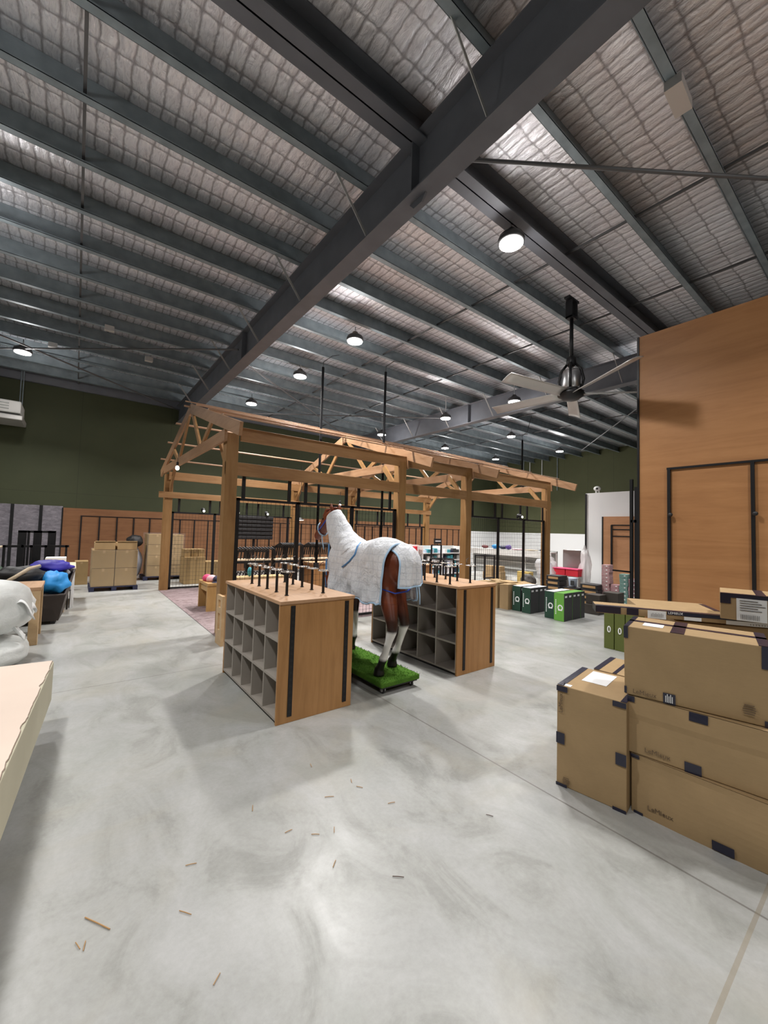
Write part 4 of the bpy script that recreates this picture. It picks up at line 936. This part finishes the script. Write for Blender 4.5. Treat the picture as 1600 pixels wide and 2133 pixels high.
# display racks at the far left
def rack(x0, x1, y, z, label, posts, wide=()):
    r = thing('display_rack', ((x0 + x1) / 2, y, 0), label, 'rack', 'black display racks at the far left')
    MB().box(x0, x1, y - .03, y + .03, z - .05, z).build('top_rail', 'black_steel', r)
    for x in posts:
        w_ = .075 if x in wide else .022; MB().box(x - w_, x + w_, y - .03, y + .03, .04, z).build('post', 'black_steel', r)
    MB().box(x0, x1, y - .25, y + .25, 0, .05).build('foot', 'black_steel', r)
rack(-1.02, -.36, 12.5, 1.38, 'tall black display rack with thick posts at the far left', (-.95, -.84, -.68, -.42), (-.95, -.68, -.42))
rack(-1.25, -.08, 12.05, 1.06, 'low wide black display rail in front of the tall rack', (-1.2, -.9, -.75, -.5, -.13), ())
rack(-2.2, -1.25, 11.6, 1.02, 'black display rack at the left picture edge with a pale top', (-2.1, -1.8, -1.55, -1.3), (-1.55,))
single('shelf_board', MB().box(-2.2, -1.2, 11.4, 11.8, 1.022, 1.06), 'cream', 'pale board lying on the leftmost black rack', 'board', bevel=.004)

# pallets of cartons
def pallet(x0, x1, y0, y1, label, m_='navy'):
    r = thing('pallet', ((x0 + x1) / 2, (y0 + y1) / 2, 0), label, 'pallet', 'dark pallets under cartons')
    for k in range(5):
        yy = y0 + (y1 - y0 - .1) * k / 4; MB().box(x0, x1, yy, yy + .1, .085, .105).build('deck_board', m_, r)
    for k in range(3):
        xx = x0 + (x1 - x0 - .1) * k / 2; MB().box(xx, xx + .1, y0, y1, 0, .085).build('runner', m_, r)
pallet(.33, 1.30, 11.55, 12.5, 'dark pallet under the front block of kraft cartons at the left')
def plain(x0, x1, y0, y1, z0, z1, label, m_='kraft_dull', tape=True, group='cartons on pallets'):
    r = thing('cardboard_carton', ((x0 + x1) / 2, (y0 + y1) / 2, z0), label, 'box', group)
    MB().box(x0, x1, y0, y1, z0, z1).build('carton_body', m_, r, bevel=.008)
    if tape: MB().box(x0 - .001, x1 + .001, (y0 + y1) / 2 - .03, (y0 + y1) / 2 + .03, z1 - .001, z1 + .0012).box((x0 + x1) / 2 - .025, (x0 + x1) / 2 + .025, y0 - .002, y0 + .002, z1 - .07, z1 + .001).build('tape', 'kraft_light', r)
    return r
for i, (xa, xb) in enumerate(((.36, .805), (.815, 1.27))):
    for k in range(2):
        for jj, ya in enumerate((11.58, 12.04)):
            plain(xa, xb, ya, ya + .45, .107 + k * .43, .107 + k * .43 + .425, f'kraft carton on the front left pallet, {("left", "right")[i]} column, {("lower", "upper")[k]} layer, {("front", "back")[jj]} row')
for i, (xa, xb) in enumerate(((.40, .80), (.84, 1.25))):
    r = plain(xa, xb, 11.62, 12.2, .968, 1.14, f'open-topped kraft carton crowning the front left pallet, {("left", "right")[i]} one', 'kraft_light', False)
    MB().cbox(((xa + xb) / 2, 11.64, 1.155), (xb - xa, .1, .006), rm=Matrix.Rotation(-.5, 3, 'X')).build('flap', 'kraft_light', r)
pallet(1.62, 2.66, 13.25, 14.2, 'dark pallet under the rear tall block of kraft cartons')
for i, (xa, xb) in enumerate(((1.70, 2.15), (2.16, 2.62))):
    for k in range(4):
        plain(xa, xb, 13.3, 14.1, .107 + k * .305, .107 + k * .305 + .30, f'kraft carton on the rear left pallet, {("left", "right")[i]} column, {ORD[k]} layer from below')
single('stretch_wrap', MB().box(1.66, 2.66, 13.27, 14.14, .11, 1.36), 'wrap_film', 'shiny clear stretch wrap around the rear block of cartons', 'wrap')
single('stretch_wrap', MB().box(.345, 1.285, 11.56, 12.52, .11, .98), 'wrap_film', 'shiny clear stretch wrap around the front block of cartons', 'wrap')
cloth('black_bag', (1.38, 13.5, 1.12), (.2, .2, .17), 'black_cloth', 'black bag on top of the wrapped grey bundle beside the rear pallet', 21, 'bag', .2, group=None)
cloth('wrapped_bundle', (1.38, 13.55, .50), (.22, .22, .46), 'grey_cloth', 'grey wrapped bundle standing left of the rear pallet', 23, 'bundle', .12, group=None)
plain(.05, .33, 13.0, 13.5, .0, .6, 'small kraft carton half hidden behind the front pallet', 'kraft_dull')
# cartons behind the rear steel frame, seen through the gable
plain(2.42, 2.95, 12.0, 12.6, .0, .74, 'large kraft carton behind the rear frame of the shed, under the small ones', 'kraft_dull', group='cartons behind the shed')
for k in range(3): plain(2.42 + .18 * k, 2.42 + .18 * k + .165, 12.1, 12.5, .742, .95, f'small taped kraft carton on the large one behind the shed, {ORD[k]} from the left', 'kraft_dull', group='cartons behind the shed')
plain(2.98, 3.5, 12.05, 12.6, .0, .6, 'kraft carton with a white sticker, right of the large one behind the shed', 'kraft_dull', group='cartons behind the shed')

# bench with caps inside the shed
r = thing('timber_bench', (2.25, 8.3, .008), 'small honey timber bench with caps on it inside the shed, near the first post', 'bench')
MB().box(2.02, 2.55, 7.98, 8.66, .48, .53).build('seat', 'honey_ply', r, bevel=.006)
MB().box(2.02, 2.55, 7.99, 8.03, .008, .48).build('side_panel', 'honey_ply', r); MB().box(2.02, 2.55, 8.60, 8.64, .008, .48).build('side_panel', 'honey_ply', r); MB().box(2.05, 2.52, 8.03, 8.6, .36, .48).build('rail', 'honey_ply', r)
def cap(x, y, m1, m2, label, rz):
    r = thing('cap', (x, y, .53), label, 'cap', 'caps on the timber bench'); r.rotation_euler = (0, 0, rz)
    MB().ell((x, y, .575), (.085, .1, .085), 20, 12, lambda d_: 1 if d_.z > -.5 else .9).build('crown', m1, r, smooth=True)
    MB().grid(lambda u, w: V((x + (w - .5) * .16 * (1 - .35 * u * u), y - .07 - .09 * u, .56 - .02 * u - .03 * (w - .5) ** 2 * 4)), 6, 8).build('peak', m2, r, smooth=True, solid=.004)
cap(2.12, 8.42, 'pink', 'pink', 'bright pink cap at the left end of the bench', .4); cap(2.16, 8.25, 'light_pink', 'pink', 'pale pink cap beside the bright pink one on the bench', 1.2)
cap(2.24, 8.14, 'navy', 'navy', 'dark navy cap in the middle of the bench', -.6); cap(2.33, 8.06, 'grey_cloth', 'white_cloth', 'white and grey cap at the right end of the bench', .9)
r = thing('slotted_stand', (1.68, 5.85, 0), 'slotted plywood display stand squeezed between the cube unit and the first shed post', 'stand')
b = MB()
for y0_, y1_, z0_, z1_ in ((5.62, 5.70, 0, .66), (5.80, 5.88, 0, .66), (5.70, 5.80, 0, .2), (5.70, 5.80, .42, .5), (5.70, 5.80, .60, .66)): b.box(1.62, 1.66, y0_, y1_, z0_, z1_)
b.build('front_board', 'pale_ply', r); MB().box(1.66, 1.84, 5.84, 5.88, 0, .64).build('side_board', 'laminate', r)

# garment arms rack inside the shed
def arm_rack(x0, x1, y, ztop, nn, label, zs=.86):
    r = thing('arm_rack', ((x0 + x1) / 2, y, .008), label, 'rack', 'black racks of slanted arms in the shed')
    MB().box(x0, x1, y + .1, y + .14, ztop - .12, ztop - .08).build('rail', 'black_steel', r)
    for x in (x0 + .03, (x0 + x1) / 2, x1 - .03): MB().box(x - .035, x + .035, y + .08, y + .16, .008, ztop - .08).build('leg', 'black_steel', r)
    MB().box(x0, x1, y - .05, y + .25, zs, zs + .03).build('shelf', 'cream', r); MB().box(x0, x1, y - .055, y - .045, zs - .06, zs).build('shelf_edge', 'black_steel', r)
    for k in range(nn):
        x = x0 + .06 + (x1 - x0 - .12) * k / (nn - 1)
        MB().tube([(x - .02, y + .12, ztop - .3), (x, y + .10, ztop - .08), (x + .05, y - .06, ztop), (x + .10, y - .16, ztop - .05)], .017, 6).build('arm', 'black_steel', r, smooth=True)
        MB().tube([(x, y + .1, .42), (x + .03, y - .04, .62), (x + .07, y - .12, .58)], .013, 6).build('lower_arm', 'black_steel', r, smooth=True)
arm_rack(2.65, 3.62, 9.0, 1.16, 13, 'black rack of slanted arms inside the shed, lower left one')
arm_rack(3.70, 4.30, 8.95, 1.26, 10, 'black rack of slanted arms inside the shed, middle one left of the thick upright')
arm_rack(4.42, 5.25, 8.95, 1.27, 14, 'black rack of slanted arms inside the shed, right one under the horse nose')
single('goods_bottle', MB().ell((3.0, 8.55, .66), (.05, .05, .1)), 'teal', 'teal bottle with white cap standing on the long kraft carton in the shed', 'bottle', smooth=True)
plain(2.7, 3.75, 8.4, 8.75, .008, .56, 'long low kraft carton inside the shed, behind the left cube unit', 'kraft_light', group='cartons inside the shed')
r = thing('timber_counter', (4.9, 8.2, .008), 'brown timber cabinet inside the shed, left of the horse chest', 'cabinet')
MB().box(4.38, 5.2, 8.35, 8.8, .008, .80).build('carcass', 'laminate', r); MB().box(4.36, 5.22, 8.33, 8.82, .80, .83).build('top', 'laminate_top', r)
r = thing('timber_counter', (7.9, 8.6, .008), 'brown timber cabinet inside the shed, right of the horse rump', 'cabinet')
MB().box(7.15, 8.15, 8.3, 8.8, .008, .66).build('carcass', 'laminate', r); MB().box(7.13, 8.17, 8.28, 8.82, .66, .69).build('top', 'laminate_top', r)
plain(3.15, 3.5, 5.15, 5.5, .002, .42, 'small kraft carton on the floor behind the horse front legs', 'kraft_light', False, 'cartons inside the shed')
single('foam_roll', MB().tube([(3.1, 5.2, .48), (3.1, 5.75, .48)], .055, 14), 'white_cloth', 'white roll on the small carton behind the horse front legs', 'roll', smooth=True) if False else None

# stocked white shelving inside the shed
def shelving(x0, x1, y, H, nb, nsh, label):
    r = thing('white_shelving', ((x0 + x1) / 2, y, .008), label, 'shelving', 'white stocked shelving')
    MB().box(x0, x1, y + .32, y + .34, .008, H).build('back', 'white_metal', r)
    for k in range(nb + 1):
        x = x0 + (x1 - x0) * k / nb; MB().box(x - .018, x + .018, y, y + .34, .008, H - .01).build('upright', 'white_plastic', r)
    for k in range(nsh):
        z = .05 + (H - .3) * k / (nsh - 1); MB().box(x0, x1, y - .01, y + .32, z, z + .03).build('shelf', 'white_plastic', r)
shelving(8.62, 10.35, 9.2, 1.18, 2, 5, 'white stocked shelving inside the shed, left of the third post')
shelving(7.98, 8.42, 9.2, 1.22, 1, 5, 'narrow white shelving with a red box on top shelf, left of the bigger white shelving')
random.seed(11); pal = ['white_cloth', 'grey_cloth', 'charcoal', 'teal', 'ice', 'maroon', 'navy', 'grey_metal', 'black_plastic', 'white_plastic']; nmm = {'white_cloth': 'white', 'grey_cloth': 'grey', 'charcoal': 'charcoal', 'teal': 'teal', 'ice': 'pale blue', 'maroon': 'maroon', 'navy': 'navy', 'grey_metal': 'grey', 'black_plastic': 'black', 'white_plastic': 'white', 'red': 'red'}
for si, (x0, nn, nm) in enumerate(((8.68, 11, 'bigger'), (8.02, 3, 'narrow'))):
    for s_ in range(5):
        z = .082 + (1.18 - .3 if si == 0 else .92) * s_ / 4 + .0
        for k in range(nn):
            m_ = random.choice(pal) if not (s_ == 4 and si == 0 and k < 5) else ('teal' if k % 2 else 'ice')
            if si == 1 and s_ == 4: m_ = 'red'
            w_ = .09 + .04 * random.random(); h = .09 + .08 * random.random(); x = x0 + k * .15 + .02
            if si == 0 and abs(x + w_ / 2 - 9.485) < .09: continue
            single('goods_packet', MB().box(x, x + w_, 9.22, 9.38, z, z + h), m_, f'{nmm[m_]} packet, {ORD[k]} from left, {ORD[s_]} shelf up of the {nm} white shelving', 'packet', 'goods on the white shelving', bevel=.006)
r = thing('black_display_frame', (8.95, 9.0, .008), 'black open display frame with a white-lettered sign before the white shelving', 'frame')
for x in (8.76, 9.18): MB().box(x - .018, x + .018, 8.95, 8.99, .008, 1.22).build('post', 'black_steel', r)
for z in (1.2, .62, .25): MB().box(8.76, 9.18, 8.95, 8.99, z, z + .03).build('cross_rail', 'black_steel', r)
MB().box(8.84, 9.16, 8.93, 8.96, 1.26, 1.42).box(8.98, 9.0, 8.95, 8.97, 1.2, 1.27).build('sign_board', 'black_plastic', r)
b = MB()
for k in range(7): b.box(8.88 + k * .035, 8.903 + k * .035, 8.926, 8.931, 1.325, 1.36)
b.build('sign_lettering', 'white_ink', r)
for i, (x, y, lb) in enumerate(((9.6, 7.6, 'black square-tube display frame behind the right cube unit, right of the third post'), (7.05, 6.9, 'black square-tube display frame behind the right cube unit, left of the third post'))):
    r = thing('black_display_frame', (x, y, .008), lb, 'frame')
    for q in (0, .46):
        for w_ in (0, .35): MB().box(x + q - .016, x + q + .016, y + w_ - .016, y + w_ + .016, .008, .98 if i == 0 else .95).build('post', 'black_steel', r)
    MB().box(x, x + .46, y - .016, y + .016, .94, .97).box(x, x + .46, y + .334, y + .366, .94, .97).box(x - .016, x + .016, y, y + .35, .94, .97).box(x + .444, x + .476, y, y + .35, .94, .97).build('top_frame', 'black_steel', r)
    MB().box(x, x + .46, y - .016, y + .016, .30, .33).build('cross_rail', 'black_steel', r)

# white wall gondola and goods beyond the right end of the shed
r = thing('retail_gondola', (12.5, 8.8, 0), 'long white and grey retail gondola beyond the right end of the shed', 'shelving')
MB().box(12.7, 12.75, 7.1, 10.6, 0, 1.1).build('back_panel', 'grey_metal', r); MB().box(12.35, 12.75, 7.1, 10.6, 1.03, 1.07).build('top_shelf', 'white_plastic', r); MB().box(12.33, 12.36, 7.1, 10.6, .86, 1.07).build('header', 'white_plastic', r)
for z in (.12, .38, .62): MB().box(12.6, 12.7, 7.1, 10.6, z, z + .03).build('slat_rail', 'white_metal', r)
MB().box(12.3, 12.7, 7.1, 10.6, 0, .12).build('base', 'white_plastic', r)
for y in (7.1, 8.25, 9.4, 10.6): MB().box(12.66, 12.70, y - .02, y + .02, .12, 1.03).build('upright', 'white_plastic', r)
for k, (y, ly, h, m_, lb) in enumerate(((9.9, .22, .12, 'maroon', 'maroon folded bundle'), (9.4, .30, .16, 'cyan', 'bright blue folded bundle'), (9.08, .22, .13, 'navy', 'navy folded bundle'), (8.85, .18, .16, 'purple', 'purple folded bundle'), (8.45, .5, .05, 'light_pink', 'flat pinkish package'), (7.95, .5, .05, 'cream', 'flat cream package'), (7.45, .3, .07, 'navy', 'flat navy package'))):
    cloth('folded_goods', (12.52, y, 1.072 + h * .5), (.14, ly / 2, h * .5), m_, f'{lb} on the top shelf of the gondola beyond the shed', 30 + k, 'goods', .18, group='goods on the gondola')
for k, (y, z, w_) in enumerate(((9.3, 0, .40), (8.88, 0, .30), (9.28, .252, .36), (8.9, .302, .26))):
    h = (.25, .30, .22, .18)[k]; plain(11.9, 12.2, y - w_ / 2, y + w_ / 2, z, z + h, 'kraft carton before the gondola, ' + ('bottom of the left pile', 'bottom of the right pile', 'top of the left pile', 'top of the right pile')[k], 'kraft', False, 'cartons before the gondola')
for k in range(2): plain(11.6, 11.85, 7.42 + .23 * k, 7.42 + .23 * k + .21, .0, .42, f'yellowish carton near the last shed post, {("right", "left")[k]} one of the pair', 'yellow_ply', False, 'yellowish cartons')
cloth('brown_sack', (11.45, 7.35, .18), (.2, .25, .2), 'dark_box', 'dark brown sack on the floor by the yellowish cartons', 40, 'sack', .2, group=None)
cloth('plastic_bag', (12.02, 7.05, .52), (.2, .33, .48), 'clear_bag', 'big crumpled clear plastic bag behind the last shed post', 41, 'bag', .42, group=None)
single('silver_panel', MB().box(12.55, 12.6, 6.24, 6.82, .0, 1.18), 'silver_bag', 'shiny grey panel leaning upright behind the red trays', 'panel', bevel=.02)
cloth('foil_bag', (12.35, 6.00, .62), (.14, .17, .62), 'clear_bag', 'crumpled silvery plastic bag beside the white partition', 43, 'bag', .45, group=None)
cloth('blue_bag', (12.0, 6.95, .50), (.1, .08, .25), 'ice', 'pale blue plastic bag left of the red trays', 45, 'bag', .2, group=None)
cloth('umbrella_cover', (12.4, 6.78, 1.14), (.12, .22, .09), 'black_cloth', 'black folded cover on top of the clear bag', 46, 'cover', .3, group=None) if False else None
for k, (ya, yb) in enumerate(((6.42, 6.84), (6.02, 6.40))):
    r = thing('red_tray', (12.1, (ya + yb) / 2, .40), f'bright red plastic tray on the grey trolley beyond the shed, {("left", "right")[k]} one', 'tray', 'red plastic trays')
    MB().box(11.95, 12.3, ya, yb, .402, .60).build('tray_body', 'red', r, bevel=.01); MB().box(11.93, 12.32, ya - .01, yb + .01, .60, .63).build('rim', 'pink', r, bevel=.006)
r = thing('grey_trolley', (12.1, 6.43, 0), 'low grey trolley carrying the red trays', 'trolley')
MB().box(11.95, 12.3, 6.0, 6.85, .36, .40).build('deck', 'grey_metal', r)
for x in (11.98, 12.27):
    for y in (6.04, 6.81): MB().box(x - .02, x + .02, y - .02, y + .02, 0, .36).build('leg', 'grey_metal', r)

# ------------------------------------------------------------------ straw on the floor
bits = [((176.6, 1911), (228.5, 1935.5), 'straw', 'longest pale straw stalk at the lower left of the bare floor'), ((157, 1963), (166, 1976.5), 'straw', 'left one of the two short straw bits below the longest stalk'), ((178, 1960), (173, 1980.6), 'straw', 'right one of the two short straw bits below the longest stalk'),
        ((386, 1803), (409, 1798), 'straw', ''), ((373, 1897), (398, 1905), 'straw', ''), ((458, 2027), (444, 2052), 'straw', 'thin straw bit nearest the bottom edge of the floor'), ((817, 1825.6), (841, 1827.5), 'dark_straw', 'dark straw bit alone in the middle of the near floor'),
        ((1012, 1697), (1027, 1701), 'dark_straw', 'dark straw bit nearest the saw-cut joint and tall carton'), ((648, 1738), (665, 1738), 'straw', ''), ((695.7, 1722.5), (695.7, 1734.5), 'straw', ''), ((698.7, 1792), (693, 1807), 'straw', ''), ((676, 1660.6), (695, 1659), 'straw', ''),
        ((742, 1638), (755, 1641), 'straw', ''), ((730.6, 1623), (732.5, 1630.6), 'straw', ''), ((646, 1591), (649, 1598), 'straw', ''), ((526, 1677.5), (525.5, 1689.5), 'straw', ''), ((807.5, 1674), (822.5, 1671), 'straw', ''), ((593, 1735), (608, 1728), 'straw', '')]
loose = sorted([q_ for q_ in bits if not q_[3]], key=lambda q_: at(*q_[0]).length)
for p, q_, m_, lb in bits:
    a, b_ = at(*p, .004), at(*q_, .004)
    single('straw_bit', MB().tube([a, (a + b_) / 2 + V((0, 0, .001)), b_], .0024 if lb.startswith('longest') else .0017, 6), m_, lb or f'short brown straw bit on the open floor, {ORD[[z_[0] for z_ in loose].index(p)]} nearest of the loose scatter', 'straw', 'loose straw bits on the floor', base=(a + b_) / 2 - V((0, 0, .004)))
# ------------------------------------------------------------------ world and view
w = bpy.data.worlds.new('world'); S.world = w; w.use_nodes = True
w.node_tree.nodes['Background'].inputs[0].default_value = (.6, .65, .7, 1); w.node_tree.nodes['Background'].inputs[1].default_value = .02
S.view_settings.view_transform = 'Standard'; S.view_settings.look = 'None'; S.view_settings.gamma = 1; S.view_settings.use_curve_mapping = False
S.view_settings.exposure = 0.0
S.cycles.max_bounces = 7; S.cycles.glossy_bounces = 4; S.cycles.diffuse_bounces = 4; S.cycles.transparent_max_bounces = 8
S.cycles.caustics_reflective = False; S.cycles.caustics_refractive = False
S.cycles.use_adaptive_sampling = True; S.cycles.adaptive_threshold = .03
